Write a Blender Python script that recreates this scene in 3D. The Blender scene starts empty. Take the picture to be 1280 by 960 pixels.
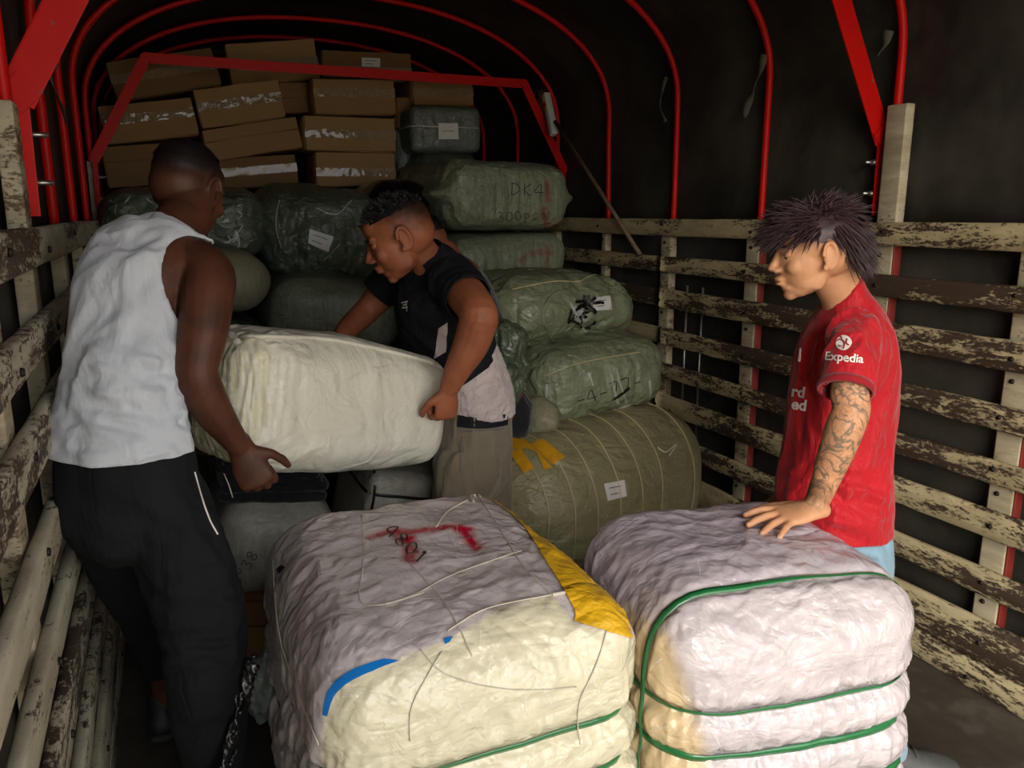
import bpy, bmesh, math, random
from mathutils import Vector, Matrix, noise
from mathutils.bvhtree import BVHTree
random.seed(4)
V = Vector
C = bpy.context.scene.collection
sc = bpy.context.scene

# ------------------------------------------------------------------ camera, world, exposure
CAM_H = 1.56
FPX = 1000.0
YAW = 0.41043420484927434
PITCH = 0.21082014650641734
cd = bpy.data.cameras.new('camera')
cam = bpy.data.objects.new('camera', cd); C.objects.link(cam)
cd.sensor_width = 36.0
cd.lens = FPX / 1280.0 * 36.0
cd.clip_start = 0.02
cam.location = (0, 0, CAM_H)
cam.rotation_euler = (math.pi/2 - PITCH, 0, -YAW)
sc.camera = cam

world = bpy.data.worlds.new('overcast_sky'); sc.world = world; world.use_nodes = True
nt = world.node_tree; nt.nodes.clear()
wo = nt.nodes.new('ShaderNodeOutputWorld'); bg = nt.nodes.new('ShaderNodeBackground')
tc = nt.nodes.new('ShaderNodeTexCoord'); sx = nt.nodes.new('ShaderNodeSeparateXYZ'); rp = nt.nodes.new('ShaderNodeValToRGB')
nt.links.new(tc.outputs['Generated'], sx.inputs[0])
mr = nt.nodes.new('ShaderNodeMapRange'); mr.inputs[1].default_value = -1; mr.inputs[2].default_value = 1
nt.links.new(sx.outputs[2], mr.inputs[0]); nt.links.new(mr.outputs[0], rp.inputs[0])
e = rp.color_ramp.elements
e[0].position = 0.0; e[0].color = (0.50, 0.42, 0.30, 1)
e[1].position = 1.0; e[1].color = (1.0, 1.0, 1.02, 1)
for p_, c_ in ((0.485, (0.60, 0.52, 0.38, 1)), (0.52, (0.95, 0.95, 0.95, 1)), (0.7, (1.05, 1.04, 1.04, 1))):
    k = e.new(p_); k.color = c_
nt.links.new(rp.outputs[0], bg.inputs[0]); bg.inputs[1].default_value = 2.2
nt.links.new(bg.outputs[0], wo.inputs[0])
world.cycles.sampling_method = 'AUTOMATIC'

sd_ = bpy.data.lights.new('hazy_sun', 'SUN'); sd_.energy = 1.9; sd_.angle = math.radians(38); sd_.color = (1.0, .92, .80)
sun = bpy.data.objects.new('hazy_sun', sd_); C.objects.link(sun)
sun.rotation_euler = V((.55, 1.0, -.46)).to_track_quat('-Z', 'Y').to_euler()

sc.view_settings.view_transform = 'Standard'
sc.view_settings.look = 'None'
sc.view_settings.gamma = 1.0
sc.view_settings.use_curve_mapping = False
sc.view_settings.exposure = 0.90
sc.cycles.use_denoising = True
sc.cycles.max_bounces = 8
sc.cycles.diffuse_bounces = 4
sc.cycles.sample_clamp_indirect = 6

# ------------------------------------------------------------------ geometry of the view (pixel of the photograph -> point at a real depth)
ca, sa, cp, sp = math.cos(YAW), math.sin(YAW), math.cos(PITCH), math.sin(PITCH)
def ray(px, py):
    x = (px-640)/FPX; r = (480-py)/FPX
    f = cp + r*sp; u = -sp + r*cp
    return V((x*ca+f*sa, f*ca-x*sa, u))
EYE = V((0, 0, CAM_H))
def P(px, py, Y):
    d = ray(px, py); return EYE + d*(Y/d.y)
def PX(px, py, X):
    d = ray(px, py); return EYE + d*(X/d.x)
def PZ(px, py, Z):
    d = ray(px, py); return EYE + d*((Z-CAM_H)/d.z)
RT = V((ca, -sa, 0)); FW = V((sa, ca, 0)); UP = V((0, 0, 1))

# ------------------------------------------------------------------ node helpers / materials
def srgb(h):
    c = [int(h[i:i+2], 16)/255 for i in (0, 2, 4)]
    return tuple((x/12.92 if x <= .04045 else ((x+.055)/1.055)**2.4) for x in c) + (1,)
class N:
    def __init__(s, name):
        s.m = bpy.data.materials.new(name); s.m.use_nodes = True
        s.t = s.m.node_tree; s.b = s.t.nodes['Principled BSDF']
        s.co = s.t.nodes.new('ShaderNodeTexCoord').outputs['Object']
    def n(s, t, **k):
        x = s.t.nodes.new(t)
        for a, v in k.items(): setattr(x, a, v)
        return x
    def l(s, a, b): s.t.links.new(a, b)
    def put(s, sock, v):
        if hasattr(v, 'is_output') or isinstance(v, bpy.types.NodeSocket): s.l(v, sock)
        else: sock.default_value = v
    def scale(s, sv, co=None):
        m = s.n('ShaderNodeMapping'); s.l(co or s.co, m.inputs[0]); m.inputs['Scale'].default_value = sv
        return m.outputs[0]
    def noise(s, sc_, det=4, rough=.55, co=None, dist=0, typ=None):
        x = s.n('ShaderNodeTexNoise'); x.inputs['Scale'].default_value = sc_
        if typ: x.noise_type = typ
        x.inputs['Detail'].default_value = det; x.inputs['Roughness'].default_value = rough
        x.inputs['Distortion'].default_value = dist
        s.l(co or s.co, x.inputs['Vector']); return x.outputs[0]
    def ramp(s, f, stops, interp='LINEAR'):
        r = s.n('ShaderNodeValToRGB'); r.color_ramp.interpolation = interp
        el = r.color_ramp.elements
        el[0].position, el[0].color = stops[0]; el[1].position, el[1].color = stops[-1]
        for p, c in stops[1:-1]: q = el.new(p); q.color = c
        s.l(f, r.inputs[0]); return r.outputs[0]
    def mix(s, f, a, b, mode='MIX'):
        x = s.n('ShaderNodeMix', data_type='RGBA', blend_type=mode)
        s.put(x.inputs[0], f); s.put(x.inputs[6], a); s.put(x.inputs[7], b); return x.outputs[2]
    def math(s, op, a, b=0.0, cl=False):
        x = s.n('ShaderNodeMath', operation=op, use_clamp=cl); s.put(x.inputs[0], a); s.put(x.inputs[1], b); return x.outputs[0]
    def bump(s, h, st, d, nrm=None):
        x = s.n('ShaderNodeBump'); x.inputs['Strength'].default_value = st; x.inputs['Distance'].default_value = d
        s.l(h, x.inputs['Height'])
        if nrm: s.l(nrm, x.inputs['Normal'])
        return x.outputs[0]
    def rnd(s):
        return s.n('ShaderNodeObjectInfo').outputs['Random']
    def attr(s, name):
        a = s.n('ShaderNodeAttribute'); a.attribute_name = name; return a
    def out(s, col=None, rough=None, metal=None, nrm=None, coat=None, coatr=None, spec=None, sheen=None, coatn=None, sss=None, trans=None):
        b = s.b.inputs
        if col is not None: s.put(b['Base Color'], col)
        if rough is not None: s.put(b['Roughness'], rough)
        if metal is not None: s.put(b['Metallic'], metal)
        if nrm is not None: s.l(nrm, b['Normal'])
        if coat is not None: s.put(b['Coat Weight'], coat)
        if coatr is not None: s.put(b['Coat Roughness'], coatr)
        if coatn is not None: s.l(coatn, b['Coat Normal'])
        if spec is not None: s.put(b['Specular IOR Level'], spec)
        if sheen is not None: s.put(b['Sheen Weight'], sheen)
        if sss is not None:
            pass
        if trans is not None: b['Transmission Weight'].default_value = trans
        return s.m

def m_plain(name, col, rough=.6, metal=0, coat=0, var=.12, bump=.0, scale=20):
    s = N(name); c = srgb(col)
    f = s.noise(scale, 4)
    dark = tuple(x*(1-var*2) for x in c[:3])+(1,); lite = tuple(min(1, x*(1+var)) for x in c[:3])+(1,)
    cc = s.mix(f, dark, lite)
    n_ = s.bump(s.noise(scale*3, 4), .4, bump) if bump else None
    return s.out(col=cc, rough=rough, metal=metal, coat=coat, nrm=n_)

def m_wrap(name, c1, c2, film=.5, wr=.006, streak=0.0, weave=0.0, dirt=.25, rough=.45, scale=7.0, crack=True):
    """woven sack cloth under creased clear film; per-vertex print colour 'stain' shows on top"""
    s = N(name); a, b = srgb(c1), srgb(c2)
    big = s.noise(2.6, 5, .6)
    col = s.mix(s.ramp(big, [(.3, (0, 0, 0, 1)), (.7, (1, 1, 1, 1))]), a, b)
    if streak:
        st = s.noise(1.0, 3, .6, co=s.scale((90, 90, 5)))
        col = s.mix(s.math('MULTIPLY', s.ramp(st, [(.45, (0, 0, 0, 1)), (.68, (1, 1, 1, 1))]), streak), col, tuple(min(1, x*1.9+.03) for x in a[:3])+(1,))
    dn = s.noise(9, 6, .7)
    col = s.mix(s.math('MULTIPLY', s.ramp(dn, [(.52, (0, 0, 0, 1)), (.75, (1, 1, 1, 1))]), dirt), col, tuple(x*.35 for x in a[:3])+(1,))
    at = s.attr('stain')
    col = s.mix(at.outputs['Alpha'], col, at.outputs['Color'])
    def crease(k, sv, dist):
        n_ = s.noise(k, 3, .5, co=s.scale(sv), dist=dist)
        return s.math('MINIMUM', s.math('MULTIPLY', s.math('ABSOLUTE', s.math('SUBTRACT', n_, .5)), 9.0), 1.0)
    nr = s.bump(s.noise(scale*1.3, 4, .55, dist=.8), .7, wr*2.2)
    nr = s.bump(crease(scale*.55, (1, 1, 1), 1.2), .8, wr*.75, nr)
    nr = s.bump(crease(scale*1.2, (.6, 1, 1.3), .9), .75, wr*.5, nr)
    nr = s.bump(crease(scale*2.6, (1, .6, 1.2), .8), .6, wr*.28, nr)
    if weave:
        nr = s.bump(s.noise(1.0, 1, co=s.scale((420, 420, 420))), weave, .001, nr)
    fn = s.bump(crease(scale*1.7, (1, .7, 1), 1.6), .9, wr*.8, nr)
    return s.out(col=col, rough=rough, nrm=nr, coat=film*.8, coatr=.13, coatn=fn, spec=.35)

def m_paintwood(name, c_paint, c_wood, amount=.5, seed=0):
    s = N(name)
    r = s.rnd()
    off = s.n('ShaderNodeVectorMath', operation='ADD'); s.l(s.co, off.inputs[0])
    cmb = s.n('ShaderNodeCombineXYZ'); k = s.math('MULTIPLY', r, 57.0); s.l(k, cmb.inputs[1]); s.l(k, cmb.inputs[2]); s.l(cmb.outputs[0], off.inputs[1])
    co = off.outputs[0]
    m1 = s.scale((14, 8, 34), co); m2 = s.scale((60, 46, 120), co); m3 = s.scale((8, 1.2, 4), co)
    a = s.noise(1, 6, .65, co=m1, dist=.6); b = s.noise(1, 4, .7, co=m2); c = s.noise(1, 2, co=m3)
    t = s.math('ADD', s.math('MULTIPLY', a, .48), s.math('ADD', s.math('MULTIPLY', b, .36), s.math('MULTIPLY', c, .42)))
    t = s.math('ADD', t, s.math('MULTIPLY', s.math('SUBTRACT', r, .5), .10))
    lo = .63 + (.5-amount)*.25
    mask = s.ramp(t, [(lo-.03, (0, 0, 0, 1)), (lo+.02, (1, 1, 1, 1))])
    gr = s.noise(1, 5, .7, co=s.scale((60, 2.2, 70), co))
    w = srgb(c_wood); p = srgb(c_paint)
    wood = s.mix(gr, tuple(x*.35 for x in w[:3])+(1,), tuple(x*1.5 for x in w[:3])+(1,))
    rust = s.noise(1, 3, co=s.scale((3, 1.6, 5), co))
    wood = s.mix(s.ramp(rust, [(.62, (0, 0, 0, 1)), (.8, (1, 1, 1, 1))]), wood, srgb('6e432b'))
    pn = s.noise(1, 5, .6, co=s.scale((20, 9, 30), co))
    paint = s.mix(pn, tuple(x*.45 for x in p[:3])+(1,), p)
    paint = s.mix(s.ramp(s.noise(1, 5, .7, co=s.scale((5, 3, 16), co)), [(.45, (0, 0, 0, 1)), (.75, (.7, .7, .7, 1))]), paint, srgb('7d6a4e'))
    col = s.mix(mask, wood, paint)
    h = s.math('ADD', s.math('MULTIPLY', mask, .8), s.math('MULTIPLY', gr, .5))
    return s.out(col=col, rough=.72, nrm=s.bump(h, .8, .003), spec=.3)

def m_cloth(name, col, col2=None, rough=.85, fold=.006, scale=9, weave=.3, sheen=.2, extra=None):
    s = N(name); a = srgb(col); b = srgb(col2) if col2 else tuple(x*.75 for x in a[:3])+(1,)
    c = s.mix(s.ramp(s.noise(5, 5, .6), [(.35, (0, 0, 0, 1)), (.7, (1, 1, 1, 1))]), a, b)
    if extra: c = s.mix(s.ramp(s.noise(7, 5, .7), [(.58, (0, 0, 0, 1)), (.72, (1, 1, 1, 1))]), c, srgb(extra))
    at = s.attr('stain'); c = s.mix(at.outputs['Alpha'], c, at.outputs['Color'])
    n_ = s.bump(s.noise(1.0, 3, .55, dist=.9, co=s.scale((scale*1.6, scale*1.6, scale*.55))), .8, fold*3)
    n_ = s.bump(s.noise(scale*4, 3, .6, dist=1.2), .5, fold*.8, n_)
    n_ = s.bump(s.noise(900, 1), weave, .0006, n_)
    return s.out(col=c, rough=rough, nrm=n_, sheen=sheen, spec=.25)

def m_skin(name, col, dark, tattoo=False, spec=.3):
    s = N(name); a, b = srgb(col), srgb(dark)
    c = s.mix(s.ramp(s.noise(14, 4, .6), [(.35, (0, 0, 0, 1)), (.7, (1, 1, 1, 1))]), a, b)
    at = s.attr('stain')
    c = s.mix(at.outputs['Alpha'], c, at.outputs['Color'])
    if tattoo:
        tm = s.attr('tattoo')
        w1 = s.noise(15, 2, .5, dist=1.8)
        line = s.ramp(s.math('ABSOLUTE', s.math('SUBTRACT', w1, .5)), [(.02, (1, 1, 1, 1)), (.055, (0, 0, 0, 1))])
        w2 = s.noise(34, 2, .5, dist=1.5)
        line2 = s.ramp(s.math('ABSOLUTE', s.math('SUBTRACT', w2, .48)), [(.01, (1, 1, 1, 1)), (.045, (0, 0, 0, 1))])
        shade = s.ramp(s.noise(22, 3), [(.5, (0, 0, 0, 1)), (.66, (.6, .6, .6, 1))])
        t = s.math('MAXIMUM', s.math('MULTIPLY', line, .8), s.math('MAXIMUM', s.math('MULTIPLY', line2, .5), s.math('MULTIPLY', shade, .6)))
        c = s.mix(s.math('MULTIPLY', t, tm.outputs['Fac']), c, srgb('5a564c'))
    n_ = s.bump(s.noise(160, 3), .25, .0012)
    return s.out(col=c, rough=.55, nrm=n_, spec=spec, sss=.08)

def m_card(name, c):
    s = N(name); a = srgb(c)
    n1 = s.noise(1, 4, .6, co=s.scale((3, 3, 60)))
    col = s.mix(n1, tuple(x*.8 for x in a[:3])+(1,), tuple(x*1.12 for x in a[:3])+(1,))
    col = s.mix(s.math('MULTIPLY', s.noise(3.3, 5), .5), col, tuple(x*.6 for x in a[:3])+(1,))
    return s.out(col=col, rough=.75, nrm=s.bump(s.noise(12, 5), .3, .003))

def m_tarp():
    s = N('black_tarpaulin')
    d = s.noise(1.6, 7, .65); f = s.noise(11, 6, .7)
    col = s.mix(s.ramp(d, [(.4, (0, 0, 0, 1)), (.75, (1, 1, 1, 1))]), srgb('25231f'), srgb('514c42'))
    spk = s.ramp(s.noise(38, 3, .6), [(.72, (0, 0, 0, 1)), (.8, (1, 1, 1, 1))])
    col = s.mix(s.math('MULTIPLY', s.math('MULTIPLY', spk, f), .35), col, srgb('77736a'))
    nr = s.bump(s.noise(2.2, 3, .5, dist=.6), .6, .04)
    nr = s.bump(s.noise(18, 4), .3, .004, nr)
    return s.out(col=col, rough=.62, nrm=nr, spec=.35)

def m_floor():
    s = N('worn_truck_bed')
    a = s.noise(1, 6, .65, co=s.scale((9, 1.6, 1))); b = s.noise(7, 6, .7)
    col = s.mix(a, srgb('241f1a'), srgb('4b443b'))
    col = s.mix(s.ramp(b, [(.5, (0, 0, 0, 1)), (.8, (1, 1, 1, 1))]), col, srgb('5d554a'))
    return s.out(col=col, rough=s.ramp(b, [(.3, (.45,)*3+(1,)), (.7, (.8,)*3+(1,))]), nrm=s.bump(b, .4, .004))

def m_red(name='chipped_red_paint'):
    s = N(name)
    a = s.noise(9, 5, .7); b = s.noise(26, 5, .7)
    col = s.mix(a, srgb('a80b08'), srgb('cc140e'))
    chip = s.ramp(b, [(.66, (0, 0, 0, 1)), (.69, (1, 1, 1, 1))])
    col = s.mix(s.math('MULTIPLY', chip, .8), col, srgb('6b5a50'))
    return s.out(col=col, rough=.46, nrm=s.bump(chip, .4, -.0015), spec=.18)

def m_film(name='clear_film', rough=.12):
    s = N(name)
    b = s.b.inputs
    s.out(col=(.9, .9, .88, 1), rough=rough, nrm=s.bump(s.noise(60, 4, .6, dist=1.5, typ='RIDGED_MULTIFRACTAL'), .8, .004))
    g = s.n('ShaderNodeBsdfTransparent'); mx = s.n('ShaderNodeMixShader')
    mx.inputs[0].default_value = .35
    out = [x for x in s.t.nodes if x.type == 'OUTPUT_MATERIAL'][0]
    s.l(g.outputs[0], mx.inputs[1]); s.l(s.b.outputs[0], mx.inputs[2]); s.l(mx.outputs[0], out.inputs[0])
    return s.m

M = dict(
    tarp=m_tarp(), floor=m_floor(), red=m_red(), redd=m_plain('dull_red_paint', '7a241b', .6, var=.25, scale=14),
    slat=m_paintwood('chipped_cream_paint_on_wood', 'd0bf95', '43352a', .47),
    slat_l=m_paintwood('worn_white_paint_on_wood', 'd4ccb2', '4b3d31', .60),
    stake=m_paintwood('pale_painted_stake', 'c9bd9f', '6a5a44', .9),
    bolt=m_plain('dark_iron', '2a2420', .6, .6), zinc=m_plain('zinc', 'a8a6a0', .35, .9, var=.05),
    card=m_card('brown_cardboard', '8f6c40'), card2=m_card('darker_cardboard', '77582f'), card3=m_card('tan_cardboard', '957446'),
    tape=m_plain('shiny_packing_tape', '806844', .28, 0, .5, var=.2, bump=.02, scale=30),
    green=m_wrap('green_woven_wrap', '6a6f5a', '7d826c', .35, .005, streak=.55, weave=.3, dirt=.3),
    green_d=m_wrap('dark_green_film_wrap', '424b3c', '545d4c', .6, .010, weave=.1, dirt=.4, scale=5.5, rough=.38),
    olive=m_wrap('olive_film_wrap', '7c7758', '8c8666', .45, .006, weave=.2, dirt=.25),
    sage=m_wrap('sage_film_wrap', '6c735a', '7e846a', .55, .007, streak=.25, weave=.2, dirt=.3),
    beige=m_wrap('beige_green_wrap', '77755b', '85816a', .2, .003, streak=.3, dirt=.2, rough=.6),
    cream=m_wrap('cream_wrap', 'cbc8b6', 'd8d5c8', .5, .006, dirt=.08, rough=.42, scale=4.5),
    white=m_wrap('white_sack_wrap', 'bdb2b0', 'cfc6c2', .95, .0045, dirt=.10, rough=.42, scale=6),
    grey=m_wrap('grey_wrap', '96958a', 'aaa89a', .4, .005, streak=.2, dirt=.3),
    greydk=m_wrap('grey_green_parcel_wrap', '59605a', '6a706a', .6, .006, dirt=.3),
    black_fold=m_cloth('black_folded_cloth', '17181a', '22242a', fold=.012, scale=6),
    blk_film=m_plain('black_film', '0c0c0d', .15, 0, .8, bump=.02, scale=30),  # real black film, also the painted shade of two bales
    strap_g=m_plain('green_strap', '1f6b3a', .32, 0, .4, var=.08, bump=.0006, scale=120),
    strap_k=m_plain('black_strap', '0d0d0e', .4),
    cord=m_plain('white_cord', 'c9c2b0', .7, var=.1), cord_y=m_plain('yellowed_cord', 'b5a982', .7, var=.1),
    paper=m_plain('label_paper', 'cfcdca', .6, var=.03), ink=m_plain('black_ink', '17161a', .6), ink_g=m_plain('grey_ink', '55565a', .6),
    yellow=m_wrap('yellow_sack_cloth', 'd9a514', 'e0b023', .5, .006, dirt=.06), ytape=m_wrap('yellow_tape', 'b98412', 'c8951c', .4, .003, dirt=.1),
    blue=m_plain('blue_print', '1273c4', .35, 0, .4, var=.1), navy=m_plain('navy_film', '3a4258', .3, 0, .5),
    film=m_film(),  # real film pieces, also the pale colour of painted glints
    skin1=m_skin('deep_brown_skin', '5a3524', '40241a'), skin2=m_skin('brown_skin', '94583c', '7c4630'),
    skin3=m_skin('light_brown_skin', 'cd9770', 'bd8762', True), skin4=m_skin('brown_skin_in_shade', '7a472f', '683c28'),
    hair=m_plain('black_hair', '0d0b0b', .5, var=.3), hair3=m_plain('plum_brown_hair', '3f2b2e', .5, var=.35, scale=50),
    eye=m_plain('eye_white', 'd8d2c8', .25), iris=m_plain('dark_iris', '140c08', .15), lip=m_plain('lip', '8c4a3c', .45),
    tank=m_cloth('white_cotton', 'c4c8cf', 'b6bbc4', fold=.006, scale=6), black_shirt=m_cloth('black_jersey', '0e0f13', '14161a', fold=.008, scale=8, sheen=0),
    under=m_cloth('pinkish_white_cotton', 'bcaeac', 'a89a98', fold=.008, scale=12),
    khaki=m_cloth('dusty_khaki_canvas', '7a6f5e', '625948', fold=.006, scale=8, extra='877c63'),
    black_pants=m_cloth('black_track_cloth', '101113', '15171a', fold=.006, scale=6, sheen=0),
    jersey=m_cloth('red_jersey', 'b8101f', 'a50d1b', rough=.6, fold=.008, scale=8), jersey_rib=m_cloth('red_rib', '9a1522', '86101b', fold=.002),
    jeans=m_cloth('light_blue_denim', '86a4b4', '6f8ea1', fold=.004), maroon=m_cloth('dark_plum_cloth', '1f1519', '2a1c22'),
    print=m_plain('white_print', 'e6ddd6', .5, var=.03), shoe=m_plain('grey_shoe', '4b4c4a', .7, bump=.002), sole=m_plain('dark_rubber', '222423', .8),
    shoe2=m_plain('dark_trainer', '242628', .6, bump=.002), sock=m_plain('dusty_sock', '7c5b56', .9),
    wood=m_plain('brown_broom_wood', '6a5540', .6, var=.25), bristle=m_plain('tan_bristle', '8a6a2c', .8, var=.3, bump=.01, scale=90),
    nail=m_plain('finger_nail', 'd0a088', .3), strapcloth=m_plain('grey_webbing', '4d4a3f', .8, var=.2, bump=.002),
)

# ------------------------------------------------------------------ object helpers
ORG = {}
ATT = ('wrap', 'cloth', 'film', 'cotton', 'jersey', 'canvas', 'rib', 'denim', 'skin', 'tape')
def tagit(o, label=None, cat=None, group=None, kind=None):
    if label: o['label'] = label
    if cat: o['category'] = cat
    if group: o['group'] = group
    if kind: o['kind'] = kind
    return o
def empty(name, loc, label=None, cat=None, group=None, kind=None):
    o = bpy.data.objects.new(name, None); C.objects.link(o); o.location = loc; o.empty_display_size = .05
    ORG[o.name] = V(loc); return tagit(o, label, cat, group, kind)
def mk(name, bm, mat, parent=None, smooth=True, org=None, label=None, cat=None, group=None, kind=None):
    """bm in world coordinates -> object with its origin at its base (or sharing its thing's origin)"""
    me = bm
    if isinstance(bm, bmesh.types.BMesh):
        me = bpy.data.meshes.new(name); bm.to_mesh(me); bm.free()
    if parent is not None: org = ORG[parent.name]
    if org is None:
        xs = [v.co for v in me.vertices]
        lo = V([min(c[i] for c in xs) for i in range(3)]); hi = V([max(c[i] for c in xs) for i in range(3)])
        org = V(((lo.x+hi.x)/2, (lo.y+hi.y)/2, lo.z))
    me.transform(Matrix.Translation(-org))
    if smooth: me.shade_smooth()
    if any(k in mat.name for k in ATT) and 'stain' not in me.color_attributes:
        at = me.color_attributes.new('stain', 'FLOAT_COLOR', 'POINT'); at.data.foreach_set('color', [0.0]*(4*len(me.vertices)))
    me.materials.clear(); me.materials.append(mat)
    o = bpy.data.objects.new(name, me); C.objects.link(o)
    if parent is not None: o.parent = parent
    else: o.location = org
    ORG[o.name] = org
    return tagit(o, label, cat, group, kind)
def bvh(o):
    g = ORG[o.name]; me = o.data
    return BVHTree.FromPolygons([v.co+g for v in me.vertices], [tuple(p.vertices) for p in me.polygons])

def add_box(bm, c, d, R=None, bev=0.0):
    r = bmesh.ops.create_cube(bm, size=1.0); vs = r['verts']
    bmesh.ops.scale(bm, vec=V(d), verts=vs)
    if bev > 0:
        es = list({e for v in vs for e in v.link_edges})
        rr = bmesh.ops.bevel(bm, geom=es, offset=bev, segments=2, affect='EDGES', profile=.7)
        vs = list({v for f in rr['faces'] for v in f.verts} | {v for v in vs if v.is_valid})
    for v in vs: v.co = ((R @ v.co) if R is not None else v.co) + V(c)
def bx(c, d, R=None, bev=0.0):
    bm = bmesh.new(); add_box(bm, c, d, R, bev); return bm
def add_tube(bm, pts, r, seg=8, caps=True, flat=None):
    pts = [V(p) for p in pts]; n = len(pts); rings = []
    side0 = None
    for i, p in enumerate(pts):
        t = (pts[min(i+1, n-1)] - pts[max(i-1, 0)])
        t = t.normalized() if t.length > 1e-9 else V((0, 0, 1))
        if side0 is None:
            side0 = t.cross(V((0, 0, 1)) if abs(t.z) < .9 else V((1, 0, 0))).normalized()
        s_ = (side0 - t*side0.dot(t)).normalized(); side0 = s_
        u = t.cross(s_); rr = r[i] if isinstance(r, (list, tuple)) else r
        rings.append([bm.verts.new(p + (s_*math.cos(a)+u*math.sin(a))*rr) for a in [2*math.pi*k/seg for k in range(seg)]])
    for a, b in zip(rings, rings[1:]):
        for k in range(seg): bm.faces.new((a[k], a[(k+1) % seg], b[(k+1) % seg], b[k]))
    if caps:
        bm.faces.new(rings[0][::-1]); bm.faces.new(rings[-1])
def tube(pts, r, seg=8):
    bm = bmesh.new(); add_tube(bm, pts, r, seg); return bm
def crm(pts, sub=6):
    """Catmull-Rom through points (any dimension tuples)"""
    out = []; n = len(pts)
    for i in range(n-1):
        p0, p1, p2, p3 = pts[max(i-1, 0)], pts[i], pts[i+1], pts[min(i+2, n-1)]
        for k in range(sub):
            t = k/sub
            out.append(tuple(.5*((2*b)+(-a+c)*t+(2*a-5*b+4*c-d)*t*t+(-a+3*b-3*c+d)*t**3) for a, b, c, d in zip(p0, p1, p2, p3)))
    out.append(tuple(pts[-1])); return out

# ------------------------------------------------------------------ bales
def cube_grid(n):
    idx = {}; vs = []
    def g(i, j, k):
        key = (i, j, k)
        if key not in idx: idx[key] = len(vs); vs.append(key)
        return idx[key]
    fs = []
    for a in range(n):
        for b in range(n):
            fs.append((g(a, b, 0), g(a, b+1, 0), g(a+1, b+1, 0), g(a+1, b, 0)))
            fs.append((g(a, b, n), g(a+1, b, n), g(a+1, b+1, n), g(a, b+1, n)))
            fs.append((g(a, 0, b), g(a+1, 0, b), g(a+1, 0, b+1), g(a, 0, b+1)))
            fs.append((g(a, n, b), g(a, n, b+1), g(a+1, n, b+1), g(a+1, n, b)))
            fs.append((g(0, a, b), g(0, a, b+1), g(0, a+1, b+1), g(0, a+1, b)))
            fs.append((g(n, a, b), g(n, a+1, b), g(n, a+1, b+1), g(n, a, b+1)))
    return [V((2*i/n-1, 2*j/n-1, 2*k/n-1)) for i, j, k in vs], fs
GRID = {}
def rotm(rx=0, ry=0, rz=0):
    return Matrix.Rotation(math.radians(rz), 3, 'Z') @ Matrix.Rotation(math.radians(ry), 3, 'Y') @ Matrix.Rotation(math.radians(rx), 3, 'X')
def bale(name, label, cen, dims, R, mat, n=36, r=.12, bulge=.03, pinch=(), wr=.008, freq=7.0, seed=0, warp=.02, ears=0.0, pleat=.0, gather=.012, post=None, stain=None, group=None, cat='bale', parent=None):
    if n not in GRID: GRID[n] = cube_grid(n)
    ps, fs = GRID[n]
    h = V(dims)/2; so = V((seed*7.3, seed*3.1, seed*5.7)); cen = V(cen)
    r = min(r, min(h)*.98)
    out = []; loc = []
    for p in ps:
        x = V((p.x*h.x, p.y*h.y, p.z*h.z))
        q = V([max(-(h[i]-r), min(h[i]-r, x[i])) for i in range(3)])
        d = x-q; d = d.normalized() if d.length > 1e-9 else V((0, 0, 1))
        y = q + d*r
        u = V((y.x/h.x, y.y/h.y, y.z/h.z))
        w = [1-min(1, u[i]*u[i]) for i in range(3)]
        y.x += d.x*bulge*w[1]*w[2]; y.y += d.y*bulge*w[0]*w[2]; y.z += d.z*bulge*w[0]*w[1]
        gq = 0.0
        for (ax, t, dep, wd) in pinch:
            s_ = y[ax]-t*h[ax]; f = dep*math.exp(-(s_/wd)**2)
            for b in range(3):
                if b != ax: y[b] *= 1-f
            gq = max(gq, math.exp(-(s_/(wd*3.2))**2)*(1 if ax == 2 else .8))
        if ears:
            k = max(0, abs(u.x)-.72)/.28
            y.x += math.copysign(ears*k*k*math.exp(-(y.z/(.22*h.z))**2), u.x) * (1 if u.y < 0 else .3)
        s2 = (y+so)
        dd = wr*(noise.noise(s2*freq)*.9 + (0.5-abs(noise.noise(s2*freq*1.9)))*1.1 + .4*(0.5-abs(noise.noise(s2*freq*4.3))))
        if pleat and abs(d.z) < .9:
            dd += pleat*(.35-abs(noise.noise(V((s2.x*34, s2.y*34, s2.z*3.2)))))*2
        if gather and gq > .02:
            if abs(d.z) < .8:
                a = V((y.x*38, y.y*38, y.z*5))
            else: a = y*26
            dd += gather*gq*(.35-abs(noise.noise(a+so)))*1.0
        wv = noise.noise_vector(s2*1.7)*warp + noise.noise_vector(s2*3.6)*warp*.45
        y = y + d*dd + wv
        if post: y = post(y, u, d)
        loc.append((V(y), u, d)); out.append(R @ y + cen)
    me = bpy.data.meshes.new(name); me.from_pydata(out, [], fs); me.update()
    at = me.color_attributes.new('stain', 'FLOAT_COLOR', 'POINT')
    if stain:
        buf = []
        for y, u, d in loc: buf.extend(stain(y, u, d))
        at.data.foreach_set('color', buf)
    else:
        at.data.foreach_set('color', [0.0]*(4*len(out)))
    o = mk(name, me, mat, parent=parent, label=label, cat=cat, group=group)
    return o
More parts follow.
